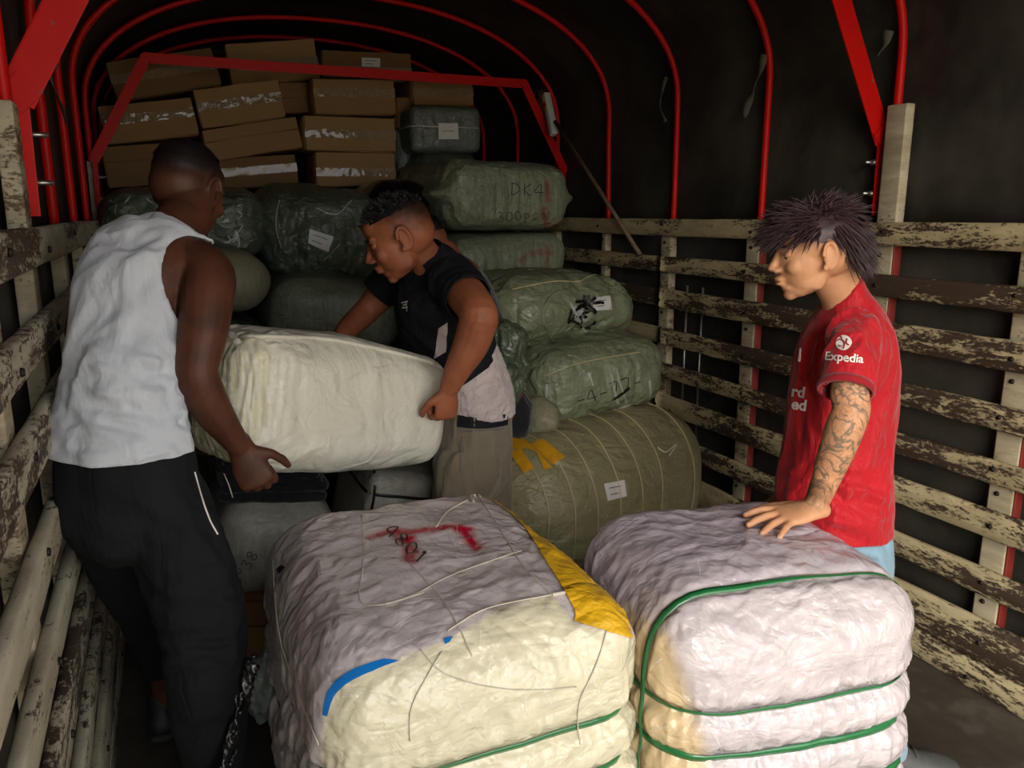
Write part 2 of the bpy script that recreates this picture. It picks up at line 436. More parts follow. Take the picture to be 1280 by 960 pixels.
def frame_px(bl, br, tl, Y, Y2=None, bulk=.5):
    """front face from three pixels at depth(s) Y -> width, height, rotation, centre of a body `bulk` deep"""
    A = P(bl[0], bl[1], Y); B = P(br[0], br[1], Y2 if Y2 else Y)
    T = P(tl[0], tl[1], Y)
    ex = (B-A); w = ex.length; ex.normalize()
    hn = V((-ex.y, ex.x, 0)).normalized()
    ez = ex.cross(hn).normalized()
    if ez.z < 0: ez = -ez
    hgt = (T-A).dot(ez); ey = ez.cross(ex).normalized()
    R = Matrix((ex, ey, ez)).transposed()
    cen = A + ex*w/2 + ez*hgt/2 + ey*bulk/2
    return w, hgt, R, cen
def hit_px(tr, px, py, near=None):
    d = ray(px, py).normalized()
    h = tr.ray_cast(EYE, d)
    if h[0] is None:
        # closest point of the surface to the ray: step along it
        best = None
        for k in range(8, 90):
            q = EYE + d*(k*.06); c = tr.find_nearest(q)
            if c[0] is not None and (best is None or c[3] < best[0]): best = (c[3], c[0], c[1])
        return best[1], best[2]
    n_ = h[1]
    if n_.dot(d) > 0: n_ = -n_
    return h[0], n_
def ribbon_pts(hits, w, off=.002, thick=0.0, seed=0):
    """flat ribbon mesh through surface hits [(co, normal)]"""
    bm = bmesh.new(); n = len(hits); rows = []
    for i, (c, nn) in enumerate(hits):
        t = hits[min(i+1, n-1)][0]-hits[max(i-1, 0)][0]
        if t.length < 1e-7: continue
        t.normalize(); s_ = nn.cross(t).normalized(); c2 = c + nn*off
        rows.append([bm.verts.new(c2 + s_*w/2), bm.verts.new(c2+nn*w*.06), bm.verts.new(c2 - s_*w/2)])
    for a, b in zip(rows, rows[1:]):
        bm.faces.new((a[0], b[0], b[1], a[1])); bm.faces.new((a[1], b[1], b[2], a[2]))
    return bm
def smooth_hits(hs, it=2):
    for _ in range(it):
        ns = list(hs)
        for i in range(1, len(hs)-1):
            ns[i] = ((hs[i-1][0]+hs[i][0]*2+hs[i+1][0])/4, (hs[i-1][1]+hs[i][1]*2+hs[i+1][1]).normalized())
        hs = ns
    return hs
def lift(tr, q):
    c, n = q; h = tr.ray_cast(c+n*.08, -n, .08)
    return (h[0], n) if h[0] is not None else q
def loop_strap(o, cen, R, axis, t, half, w, mat, name='strap', off=.003, nseg=90, sm=3, a0=0, a1=360, rnd=None, twist=0.0):
    """strap around the bale in the plane axis = t (local), following its surface"""
    tr = bvh(o); hs = []
    b, c = [(1, 2), (0, 2), (0, 1)][axis]
    for k in range(nseg+1):
        a = math.radians(a0+(a1-a0)*k/nseg)
        l = V((0, 0, 0)); l[axis] = t*half[axis] + twist*math.sin(a); dv = V((0, 0, 0)); dv[b] = math.cos(a); dv[c] = math.sin(a)
        org = R @ (l + dv*3) + V(cen); dr = R @ (-dv)
        h = tr.ray_cast(org, dr)
        if h[0] is None: continue
        hs.append((h[0], h[1] if h[1].dot(dr) < 0 else -h[1]))
    hs = [lift(tr, q) for q in smooth_hits(hs, sm)]; hs = smooth_hits(hs, 1)
    if rnd:
        return mk(name, tube([c_+n_*off for c_, n_ in hs], w/2, 6), mat, parent=o)
    ob = mk(name, ribbon_pts(hs, w, off), mat, parent=o)
    sd = ob.modifiers.new('thick', 'SOLIDIFY'); sd.thickness = .0012; sd.offset = 1
    return ob
def line_px(tr, pts, sub=8, sm=1):
    hs = [hit_px(tr, *q) for q in crm(pts, sub)]
    return smooth_hits(hs, sm)
def cord_px(o, tr, pts, w, mat, name='cord', off=.002, sub=8, sm=1):
    hs = line_px(tr, pts, sub, sm)
    return mk(name, tube([c+n*off for c, n in hs], w/2, 6), mat, parent=o)
def strip_px(o, tr, pts, w, mat, name='strap', off=.003, sub=8, sm=2):
    hs = line_px(tr, pts, sub, sm)
    return mk(name, ribbon_pts(hs, w, off), mat, parent=o)
def patch_px(o, tr, left, right, mat, name, nu=24, nv=8, off=.0025, label=None):
    """cloth or paper patch lying on the surface between two pixel polylines"""
    L = crm(left, max(1, nu//(len(left)-1))); Rr = crm(right, max(1, nu//(len(right)-1))); m_ = min(len(L), len(Rr))
    bm = bmesh.new(); rows = []
    for i in range(m_):
        a, b = L[int(i*(len(L)-1)/(m_-1))], Rr[int(i*(len(Rr)-1)/(m_-1))]; row = []
        for j in range(nv+1):
            t = j/nv; c, nn = hit_px(tr, a[0]+(b[0]-a[0])*t, a[1]+(b[1]-a[1])*t)
            row.append(bm.verts.new(c+nn*off))
        rows.append(row)
    for a, b in zip(rows, rows[1:]):
        for j in range(nv): bm.faces.new((a[j], a[j+1], b[j+1], b[j]))
    ob = mk(name, bm, mat, parent=o)
    if label: ob['label'] = label
    return ob
# stroke letters on a 1 x 1.4 cell
GLY = {'4': [[(.7, 0), (.7, 1.4), (0, .5), (1, .5)]], '8': [[(.5, .75), (.1, 1.1), (.5, 1.4), (.9, 1.1), (.5, .75), (.05, .35), (.5, 0), (.95, .35), (.5, .75)]],
       '0': [[(.5, 0), (.1, .4), (.15, 1.1), (.5, 1.4), (.9, 1), (.85, .3), (.5, 0)]], '1': [[(.3, 1.1), (.5, 1.4), (.5, 0)]],
       'D': [[(.1, 0), (.15, 1.4)], [(.0, 1.4), (.8, 1.2), (.9, .5), (.1, 0)]], 'K': [[(.2, 0), (.2, 1.4)], [(.9, 1.4), (.2, .7), (.9, 0)]],
       '3': [[(.1, 1.3), (.6, 1.4), (.8, 1.1), (.4, .75), (.9, .45), (.6, 0), (.1, .1)]],
       'p': [[(.2, .9), (.2, -.5)], [(.2, .8), (.7, .9), (.8, .4), (.2, .2)]], 'c': [[(.8, .8), (.4, .9), (.2, .4), (.5, 0), (.8, .15)]],
       's': [[(.8, .8), (.4, .9), (.3, .6), (.7, .4), (.6, 0), (.2, .1)]], 'X': [[(0, 0), (1, 1.4)], [(0, 1.4), (1, 0)]], 'T': [[(0, 1.4), (1, 1.4)], [(.5, 1.4), (.5, 0)]],
       'A': [[(0, 0), (.5, 1.4), (1, 0)], [(.2, .5), (.8, .5)]], 'n': [[(.1, 0), (.1, .9)], [(.1, .6), (.5, .9), (.8, .6), (.8, 0)]], '2': [[(.1, 1.1), (.5, 1.4), (.9, 1.1), (.1, 0), (1, 0)]],
       '6': [[(.8, 1.4), (.2, .7), (.2, .2), (.6, 0), (.9, .4), (.5, .7), (.2, .4)]], '-': [[(.1, .6), (.9, .6)]], '7': [[(0, 1.4), (1, 1.4), (.4, 0)]]}
def write_px(o, tr, text, x, y, size, ang, w, mat, parent=None, gap=1.35, off=.003):
    """handwriting on a surface; size = cell width in photo pixels, ang in degrees"""
    bm = bmesh.new(); c_, s_ = math.cos(math.radians(ang)), math.sin(math.radians(ang))
    for i, ch in enumerate(text):
        for st in GLY.get(ch, []):
            pts = []
            for (u, v) in st:
                a = (i*gap+u)*size; b = -v*size; pts.append((x+a*c_-b*s_, y+a*s_+b*c_))
            hs = [hit_px(tr, *q) for q in crm(pts, 4)]
            b2 = ribbon_pts(hs, w, off); me = bpy.data.meshes.new('t'); b2.to_mesh(me); b2.free(); bm.from_mesh(me); bpy.data.meshes.remove(me)
    return mk('lettering', bm, mat, parent=parent or o)
def paint_px(o, strokes, col, rad, soft=.5, amt=.9):
    """sprayed paint: per-vertex colour close to the stroke (its own shape, stays with the surface)"""
    tr = bvh(o); pts = []
    for st in strokes:
        pts += [hit_px(tr, *q)[0] for q in crm(st, 8)]
    g = ORG[o.name]; at = o.data.color_attributes['stain']
    lo = V([min(p[i] for p in pts)-rad*3 for i in range(3)]); hi = V([max(p[i] for p in pts)+rad*3 for i in range(3)])
    for i, v in enumerate(o.data.vertices):
        w = v.co+g
        if not all(lo[k] < w[k] < hi[k] for k in range(3)): continue
        d = min((w-p).length for p in pts)*(1+.35*noise.noise(w*40))
        a = max(0.0, min(1.0, (rad*(1+soft)-d)/(rad*2*soft)))*amt
        if a > 0:
            old = at.data[i].color; oa = old[3]
            if a > .02: at.data[i].color = (*[col[k]*a+old[k]*(1-a)*(1 if oa > 0 else 0)+(0 if oa > 0 else col[k]*(1-a)) for k in range(3)], max(a, oa))

def label_px(o, tr, quad, rows=3, name='label', label=None):
    """paper label with printed lines; quad = tl, tr, br, bl pixels"""
    tl, tr_, br, bl = quad
    p = patch_px(o, tr, [tl, bl], [tr_, br], M['paper'], name, nu=6, nv=6, off=.004)
    for k in range(rows):
        v = (k+.8)/(rows+.6); a = (tl[0]+(bl[0]-tl[0])*v, tl[1]+(bl[1]-tl[1])*v); b = (tr_[0]+(br[0]-tr_[0])*v, tr_[1]+(br[1]-tr_[1])*v)
        e0 = .18; e1 = .8 - .2*(k % 2)
        pts = [(a[0]+(b[0]-a[0])*(e0+(e1-e0)*t/5), a[1]+(b[1]-a[1])*(e0+(e1-e0)*t/5)) for t in range(6)]
        mk('lettering', ribbon_pts([hit_px(tr, *q) for q in pts], .0035, .0056), M['ink_g'], parent=p)
    return p

# ------------------------------------------------------------------ the truck body
XL, XR = -.237, 2.367
YB, YF = -1.0, 6.6
ZS = 1.50
def arch(u, inset=0.0):
    """half angle 0..pi -> x,z of the roof bow"""
    cx = (XL+XR)/2; a = (XR-XL)/2 + .05 - inset; b = .66-inset; n = 2/2.15
    c, s_ = math.cos(u), math.sin(u)
    return cx + a*math.copysign(abs(c)**n, c), 2.10 + b*abs(s_)**n
def bow_path(inset=0.0, z0=1.40, seg=28):
    pts = []
    x, _ = arch(0, inset); pts += [(x, z) for z in (z0, 1.7, 1.95)]
    pts += [arch(math.pi*k/seg, inset) for k in range(seg+1)]
    x, _ = arch(math.pi, inset); pts += [(x, z) for z in (1.95, 1.7, z0)]
    return pts
fl = mk('floor', bx(((XL+XR)/2, (YB+YF)/2, -.03), (XR-XL+.22, YF-YB+.02, .06)), M['floor'], smooth=False, kind='structure')
# roof tarpaulin, sagging between bows
bows = [-.93, -.31, 0.31, 0.93, 1.55, 2.17, 2.83, 3.49, 4.15, 4.81, 5.47, 6.1]
bm = bmesh.new(); prof = bow_path(-.035, ZS-.02, 30); rows = []; ny = 70
for j in range(ny+1):
    y = YB+(YF-YB)*j/ny; dist = min(abs(y-b) for b in bows); sag = min(1, dist/.33)
    row = []
    for i, (x, z) in enumerate(prof):
        k = noise.noise(V((x*1.3, y*1.3, z*1.3)))*.02
        top = max(0, z-2.1)/.66
        row.append(bm.verts.new((x + (-.012*sag if x > 1 else .012*sag)+k*(1-top), y, z - .02*sag*top + k*top)))
    rows.append(row)
for a, b in zip(rows, rows[1:]):
    for i in range(len(prof)-1): bm.faces.new((a[i], a[i+1], b[i+1], b[i]))
ceil = mk('ceiling', bm, M['tarp'], kind='structure')
sd = ceil.modifiers.new('t', 'SOLIDIFY'); sd.thickness = .004
# roof bows
def bow_mesh(y, wob):
    pts = bow_path(0.0, 1.44); q = []
    for (x, z) in pts: q.append(V((x, y + wob*noise.noise(V((x, z, y*3))), z)))
    return tube(crm([tuple(v) for v in q], 2), .0145, 10)
for i, y in enumerate(bows):
    mk('roof_bow', bow_mesh(y, .03), M['red'], parent=ceil)
fr = mk('wall_front', bx(((XL+XR)/2, YF-.01, 1.42), (XR-XL+.3, .05, 2.95)), M['tarp'], smooth=False, kind='structure')

def slat_mesh(xc, z0, z1, y0, y1, seed, th=.028):
    bm = bmesh.new(); n = 60; rows = []
    for i in range(n+1):
        y = y0+(y1-y0)*i/n
        dz0 = noise.noise(V((y*1.2, seed*3.3, 0)))*.006 + noise.noise(V((y*9, seed*3.3, 4)))*.0035
        dz1 = noise.noise(V((y*1.2, seed*3.3, 2)))*.006 + noise.noise(V((y*9, seed*3.3, 8)))*.0035
        dx = noise.noise(V((y*.9, seed, 5)))*.005
        s_ = .006
        pr = [(-th/2+s_, z0+dz0), (th/2-s_, z0+dz0), (th/2, z0+dz0+s_), (th/2, z1+dz1-s_), (th/2-s_, z1+dz1), (-th/2+s_, z1+dz1), (-th/2, z1+dz1-s_), (-th/2, z0+dz0+s_)]
        rows.append([bm.verts.new((xc+dx+a, y, b)) for a, b in pr])
    for a, b in zip(rows, rows[1:]):
        for k in range(8): bm.faces.new((a[k], a[(k+1) % 8], b[(k+1) % 8], b[k]))
    bm.faces.new(rows[0]); bm.faces.new(rows[-1][::-1])
    return bm
SL = [(1.445, 1.53), (1.262, 1.342), (1.082, 1.176), (.89, .972), (.715, .79), (.532, .628), (.34, .428), (.112, .252), (.0, .104)]
stakes_y = [-.95, -.32, .3, .95, 1.60, 2.15, 2.85, 3.52, 4.16, 4.82, 5.48, 6.14]
bolt_me = None
def side_wall(name, sgn, mat):
    xo = XR+.085 if sgn > 0 else XL-.085
    lo = 0.0 if sgn > 0 else .0
    bm = bmesh.new(); n = 60; rows = []
    zs = [lo, .3, .6, .9, 1.2, ZS+.02]
    for i in range(n+1):
        y = YB+(YF-YB)*i/n
        rows.append([bm.verts.new((xo+noise.noise(V((y*1.5, z*2, 3)))*.012, y, z)) for z in zs])
    for a, b in zip(rows, rows[1:]):
        for k in range(len(zs)-1): bm.faces.new((a[k], a[k+1], b[k+1], b[k]))
    w = mk(name, bm, M['tarp'], kind='structure', org=V((xo, (YB+YF)/2, 0)))
    sd = w.modifiers.new('t', 'SOLIDIFY'); sd.thickness = .004
    xi = XR+.014 if sgn > 0 else XL-.014
    for k, (z0, z1) in enumerate(SL):
        # boards are butted end to end, joint on a stake
        cut = 3.52 if k % 3 else 2.21 + .64*2
        parts = [(YB+.02, YF-.02)] if k in (0, 8) else [(YB+.02, cut-.004), (cut+.004, YF-.02)]
        for j, (a, b) in enumerate(parts):
            mk('slat', slat_mesh(xi, z0, z1, a, b, k*2.7+j+(40 if sgn < 0 else 0)), mat, parent=w)
    xs = XR+.05 if sgn > 0 else XL-.05
    for j, y in enumerate(stakes_y):
        top = (1.93 if sgn > 0 else 1.80) if j == 5 else 1.82 if j == 9 else 1.47
        wd = .085 if j not in (8,) else .05
        tilt = random.uniform(-.006, .006)
        bmx = bx((xs, y, top/2), (.040, wd, top), rotm(0, 0, 0), .006)
        for v in bmx.verts: v.co.y += (v.co.z-.7)*tilt
        st = mk('stake', bmx, M['stake'], parent=w)
        # red steel edge of the stake socket
        if 4 <= j <= 6: mk('steel_edge', bx((xs, y - wd/2-.003 if sgn > 0 else y+wd/2+.003, .73), (.036, .006 if j != 6 else .003, 1.45), None, .002), M['redd'], parent=w)
    # bolts at the crossings, sharing one mesh
    base = bmesh.new(); bmesh.ops.create_cone(base, cap_ends=True, segments=10, radius1=.009, radius2=.007, depth=.006)
    bmesh.ops.rotate(base, verts=base.verts, cent=(0, 0, 0), matrix=Matrix.Rotation(math.pi/2*sgn*-1, 3, 'Y'))
    me = bpy.data.meshes.new('bolt'); base.to_mesh(me); base.free(); me.materials.append(M['bolt']); me.shade_smooth()
    for j, y in enumerate(stakes_y):
        for k, (z0, z1) in enumerate(SL):
            if j > 9 or j < 3: continue
            b = bpy.data.objects.new('bolt', me); C.objects.link(b); b.parent = w
            X = (XR if sgn > 0 else XL) - sgn*.003
            b.location = V((X, y+random.uniform(-.02, .02), (z0+z1)/2+random.uniform(-.018, .018))) - ORG[w.name]
            if k < 8 and k % 2 == 0 and sgn > 0:
                b = bpy.data.objects.new('bolt', me); C.objects.link(b); b.parent = w
                b.location = V((XR+.03-.002, y+.012, z0-.035)) - ORG[w.name]
    return w
wr_ = side_wall('wall_right', 1, M['slat'])
wl_ = side_wall('wall_left', -1, M['slat_l'])
# thin steel rods standing behind the right-hand slats
for (y, x_) in ((3.36, XR+.06), (3.24, XR+.066)):
    mk('steel_rod', tube([(x_, y, .35), (x_, y, 1.2)], .006, 8), M['zinc'], parent=wr_)

# steel portal frames: two stub posts, two sloping braces and a cross beam, bolted to the tall stakes
def steel_frame(y, label, w0):
    prof = [(-.015, 1.56), (-.012, 1.83), (.213, 2.335), (1.065, 2.345), (1.917, 2.335), (2.142, 1.83), (2.145, 1.56)]
    r = empty('steel_frame', (XL, y, 1.5), label, 'frame')
    pts = [V((XL+.237+a-.237, y, z)) for a, z in prof]
    pts = [V((XL-.012 + a*(XR-XL+.057)/2.13, y, z)) for a, z in prof]
    def angle_bar(a, b, nm):
        wid = w0*(.42 if nm == 'post' else 1)
        a, b = V(a), V(b); t = (b-a).normalized(); nrm = V((0, 1, 0)); s_ = t.cross(nrm).normalized()
        c = V(((XL+XR)/2, y, 1.2))
        if s_.dot(c-(a+b)/2) < 0: s_ = -s_
        R = Matrix((t, nrm, s_)).transposed(); L = (b-a).length
        bm = bmesh.new()
        add_box(bm, (a+b)/2 - s_*wid*.5 + nrm*wid*.25, (L+.012, wid*.5, .006), R, .0015)      # web seen from below
        add_box(bm, (a+b)/2, (L+wid*.5, .006, wid), R, .0015)       # face seen from the rear
        return mk(nm, bm, M['red'], parent=r, smooth=False)
    nm = ['post', 'brace', 'beam', 'beam', 'brace', 'post']
    angle_bar(pts[0], pts[1], 'post'); angle_bar(pts[1], pts[2], 'brace'); angle_bar(pts[2], pts[4], 'beam'); angle_bar(pts[4], pts[5], 'brace'); angle_bar(pts[5], pts[6], 'post')
    for q, s2 in ((pts[1], 1), (pts[5], -1), (pts[2], 1), (pts[4], -1)):
        mk('gusset', bx(q+V((0, -.0065, 0)), (w0*.85, .005, w0*.85), rotm(0, 45, 0), .001), M['red'], parent=r, smooth=False)
    for sx_ in (0, 5):
        for z in (1.63, 1.74):
            x = pts[0].x if sx_ == 0 else pts[6].x
            s_ = 1 if sx_ == 0 else -1
            mk('bolt', tube([(x-.01*s_, y+.02, z), (x+.05*s_, y+.02, z)], .006, 8), M['zinc'], parent=r)
            mk('nut', tube([(x+.004*s_, y+.02, z), (x+.016*s_, y+.02, z)], .012, 6), M['zinc'], parent=r)
    return r
steel_frame(2.23, 'bright red steel frame nearest the open end, bolted to a pale stake beside the youth', .078)
steel_frame(4.74, 'red steel frame deeper in, its cross bar passing before the cardboard boxes', .050)

# rags and straps tied on the bows
def tie(name, label, pxs, X, w, mat):
    pts = [PX(a, b, X) for a, b in pxs]
    pts = [V(q) for q in crm([tuple(p) for p in pts], 6)]
    hs = []
    for i, p in enumerate(pts):
        a = .9*math.sin(i*.35+w*40); hs.append((p, V((-math.cos(a), -math.sin(a), 0))))
    bm = ribbon_pts(hs, w, 0)
    o = mk(name, bm, mat, label=label, cat='strap'); sd = o.modifiers.new('t', 'SOLIDIFY'); sd.thickness = .003
    return o
tie('tie_strap', 'frayed grey webbing tied to the red roof bow above the youth', [(956, 68), (950, 90), (943, 112), (936, 128), (930, 146)], XR+.02, .03, M['strapcloth'])
tie('tie_strap', 'short dark webbing knotted on the roof bow above the broom handle end', [(833, 96), (828, 112), (826, 135), (832, 152)], XR+.02, .02, M['strapcloth'])
tie('tie_strap', 'dark webbing tangled on the red roof bow beside the steel frame with two shiny bolts', [(58, 28), (62, 60), (66, 95), (76, 130), (84, 150)], XL+.0, .045, M['strapcloth'])
tie('tie_strap', 'grey webbing wrapped round the red roof tube behind the bright red brace', [(1112, 38), (1106, 55), (1098, 68)], XR+.02, .03, M['strapcloth'])

# ------------------------------------------------------------------ cartons
def carton(label, bl, br, tl, Y, Y2=None, depth=.42, mat='card', seam=.5, tape=True, skew=0, grp='cardboard boxes stacked at the front of the truck'):
    w, h, R, cen = frame_px(bl, br, tl, Y, Y2, depth)
    r = empty('cardboard_box', cen - R @ V((0, 0, h/2)), label, 'box', grp)
    rnd = random.Random(hash((bl, br)) % 1000)
    bm = bmesh.new(); r0 = bmesh.ops.create_cube(bm, size=1)
    bmesh.ops.scale(bm, vec=(w, depth, h), verts=bm.verts)
    bmesh.ops.bevel(bm, geom=bm.edges[:], offset=.006, segments=2, affect='EDGES')
    bmesh.ops.subdivide_edges(bm, edges=bm.edges[:], cuts=3, use_grid_fill=True)
    for v in bm.verts:
        q = noise.noise_vector(v.co*5+V((Y*3, bl[0], 0)))*.007; v.co += q
    for v in bm.verts: v.co = R @ v.co + cen
    mk('body', bm, M[mat], parent=r)
    # two flaps meeting on the seam
    zs = -h/2 + h*seam
    for (a, b) in ((-h/2+.004, zs-.003), (zs+.003, h/2-.004)):
        bm = bmesh.new(); add_box(bm, (0, -depth/2-.006, (a+b)/2), (w-.008, .006, b-a), rotm(rnd.uniform(-1, 1), 0, 0), .0015)
        for v in bm.verts: v.co = R @ v.co + cen
        mk('flap', bm, M[mat], parent=r, smooth=False)
    if tape:
        bm = bmesh.new(); n = 40; rows = []
        for i in range(n+1):
            x = -w/2+w*i/n
            rows.append([bm.verts.new(R @ V((x, -depth/2-.0115-abs(noise.noise(V((x*30, j*2, Y+bl[0]))))*.004, zs + (-.024 + .012*j))) + cen) for j in range(5)])
        for a, b in zip(rows, rows[1:]):
            for j in range(4): bm.faces.new((a[j], b[j], b[j+1], a[j+1]))
        mk('tape', bm, M['tape'], parent=r)
    return r
YC = 5.05
carton('big cardboard box tipped on top of the pile beneath the sloping red brace', (147, 127), (277, 106), (134, 78), YC, depth=.45, seam=.55, mat='card2')
carton('tan cardboard box topmost beside the gap, red bar crossing its middle', (291, 107), (401, 98), (284, 55), YC+.05, seam=.45, mat='card3')
b3 = carton('crumpled cardboard box with a white label above the red cross bar', (404, 97), (515, 101), (403, 62), YC+.1, seam=.3, mat='card2')
carton('cardboard box with shiny tape end stacked above the vest wearer\'s head', (134, 181), (249, 168), (130, 132), YC-.12, seam=.6)
carton('cardboard box with bright crinkled tape beside the man\'s head', (253, 161), (358, 146), (238, 113), YC-.15, seam=.55, mat='card3')
carton('long cardboard box tilted under the one with bright crinkled tape', (262, 203), (379, 184), (251, 163), YC-.18, seam=.6, tape=False)
carton('cardboard box lowest behind the head, resting on the green bale', (270, 238), (374, 229), (264, 200), YC-.1, seam=.55, mat='card2')
carton('wide dark cardboard box low against the truck side stake', (136, 236), (248, 228), (134, 183), YC-.1, seam=.62, mat='card2', tape=False)
carton('upper cardboard box of the neat column of three, tape running across', (394, 143), (495, 143), (391, 98), YC-.2, seam=.62)
carton('middle and widest cardboard box of the neat column of three', (382, 188), (495, 190), (380, 144), YC-.25, seam=.5, mat='card3')
carton('bottom cardboard box of the neat column of three, silvery tape', (396, 233), (495, 233), (393, 190), YC-.2, seam=.42, mat='card3')
carton('flattened cardboard box end showing below the neat column', (398, 262), (492, 262), (397, 236), YC-.15, seam=.5, mat='card2', tape=False)
carton('small shadowed cardboard box between the tipped box and the neat column', (352, 142), (388, 141), (350, 103), YC+.0, seam=.5, mat='card2', tape=False, depth=.3)
carton('small cardboard box wedged right behind the neat column', (497, 160), (514, 160), (497, 122), YC-.05, seam=.5, mat='card2', tape=False, depth=.3)
carton('reddish cardboard box on the grey labelled parcel under the cross bar', (517, 132), (592, 132), (516, 98), YC+.0, seam=.5, mat='card')
g_ = bale('grey_parcel', 'tiny grey wrapped parcel wedged beside the neat column of boxes', *(lambda f: (f[3], (f[0], .25, f[1]), f[2]))(frame_px((496, 214), (515, 214), (496, 163), YC-.05, None, .25)), M['greydk'], n=14, r=.02, wr=.004, warp=.004, cat='parcel')

# lettered label on the crumpled box
tmp = [c for c in b3.children if c.name.startswith('flap')][-1]
tr = bvh(tmp); label_px(tmp, tr, ((452, 72), (475, 73), (475, 84), (452, 83)), 2)

# ------------------------------------------------------------------ wrapped bales of the load
def bale_px(name, label, bl, br, tl, Y, depth, mat, Y2=None, **k):
    w, h, R, cen = frame_px(bl, br, tl, Y, Y2, depth)
    o = bale(name, label, cen, (w, depth, h), R, M[mat], **k)
    return o, cen, R, V((w, depth, h))/2
RED = srgb('7a2c22')
# rear stack on the right
o, cen, R, hf = bale_px('bale', 'small grey-green parcel with a white label on top of the rear stack', (517, 189), (602, 191), (515, 131), 4.75, .4, 'greydk', n=28, r=.04, bulge=.008, wr=.004, warp=.008, seed=3)
tr = bvh(o); label_px(o, tr, ((548, 154), (572, 154), (573, 174), (548, 174)), 1)
loop_strap(o, cen, R, 2, .1, hf, .008, M['film'], 'film_edge')
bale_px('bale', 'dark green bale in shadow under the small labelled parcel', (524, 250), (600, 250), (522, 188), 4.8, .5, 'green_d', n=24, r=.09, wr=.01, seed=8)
o, cen, R, hf = bale_px('bale', 'upper green sack with pointed corners and handwriting, on the rear stack', (566, 286), (712, 288), (572, 198), 4.05, .95, 'green', Y2=4.12, n=60, r=.10, bulge=.015, wr=.006, pleat=.007, seed=5, ears=.07, warp=.012, pinch=[(1, -.86, .05, .03)])
tr = bvh(o)
write_px(o, tr, 'DK4', 638, 244, 11, 3, .005, M['ink']); write_px(o, tr, '300pcs', 622, 277, 8, -4, .004, M['ink'])
paint_px(o, [[(684, 230), (684, 250)], [(680, 262), (683, 286)], [(686, 284), (702, 284)]], RED, .018, amt=.75)
mk('seam', ribbon_pts(line_px(tr, [(560, 262), (600, 254), (650, 256), (712, 250)], 8, 2), .006, .002), M['sage'], parent=o)
o, cen, R, hf = bale_px('bale', 'lower green sack with faint red paint, second down on the rear stack', (572, 362), (712, 354), (580, 296), 4.05, .9, 'green', Y2=4.12, n=56, r=.11, bulge=.012, wr=.006, pleat=.007, seed=6, warp=.015)
paint_px(o, [[(650, 325), (672, 315), (690, 318)], [(684, 310), (684, 335)]], RED, .016, amt=.5)
tr = bvh(o); write_px(o, tr, '4', 640, 345, 9, 0, .004, M['ink'])
# front stack on the right
o3, c3, R3, h3 = bale_px('bale', 'sage green bale with a rolled end, black crumpled film and a white label', (640, 436), (800, 420), (636, 356), 3.05, .75, 'sage', Y2=3.22, n=60, r=.13, bulge=.03, wr=.013, pleat=.006, seed=11, warp=.025, pinch=[(0, .0, .05, .03), (0, .55, .03, .02)])
tr = bvh(o3)
label_px(o3, tr, ((739, 373), (762, 370), (764, 387), (742, 388)), 2)
for k in range(16):
    rr = random.Random(k+50); a = rr.uniform(0, 6.28); cx_, cy_ = 728+rr.uniform(-14, 14), 385+rr.uniform(-15, 17)
    pts = [(cx_+rr.uniform(-9, 9)*t/2, cy_+rr.uniform(-9, 9)*t/2) for t in range(4)]
    strip_px(o3, tr, pts, rr.uniform(.008, .018), M['blk_film'] if k % 4 else M['film'], 'film_shred', off=.006+rr.uniform(0, .012), sub=3, sm=0)
cord_px(o3, tr, [(708, 362), (688, 372), (680, 395), (690, 425), (705, 436)], .022, M['sage'], 'fold', off=-.003)
cord_px(o3, tr, [(640, 362), (690, 352), (722, 352), (733, 347), (745, 343)], .006, M['cord_y'], 'cord')
paint_px(o3, [[(768, 410), (784, 402), (786, 396)]], RED, .012, amt=.5)
o2, c2, R2, h2 = bale_px('bale', 'dark sage bale with a torn dark slit, under the rolled-end bale', (692, 540), (834, 503), (684, 452), 2.95, .62, 'sage', Y2=3.02, n=60, r=.10, bulge=.025, wr=.011, pleat=.006, seed=12, warp=.02, pinch=[(0, .35, .025, .02), (0, -.55, .02, .015)])
tr = bvh(o2)
label_px(o2, tr, ((773, 509), (788, 504), (788, 520), (773, 528)), 2)
write_px(o2, tr, '-4-77-', 722, 508, 11, -17, .004, M['blk_film'])
for pp in ([(762, 462), (766, 480), (772, 505)], [(770, 460), (775, 480), (783, 503)], [(736, 466), (741, 482)], [(812, 475), (813, 500), (811, 508)], [(684, 480), (683, 495), (686, 508)]):
    strip_px(o2, tr, pp, .010, M['film'], 'film_crease_glint', off=.003, sub=4, sm=0)  # pale strips paint the shine along the film's creases
strip_px(o2, tr, [(765, 500), (777, 492), (787, 484)], .016, M['blk_film'], 'film_shred', off=.004, sub=4)
cord_px(o2, tr, [(680, 470), (720, 455), (770, 445), (800, 440)], .005, M['cord_y'], 'cord')
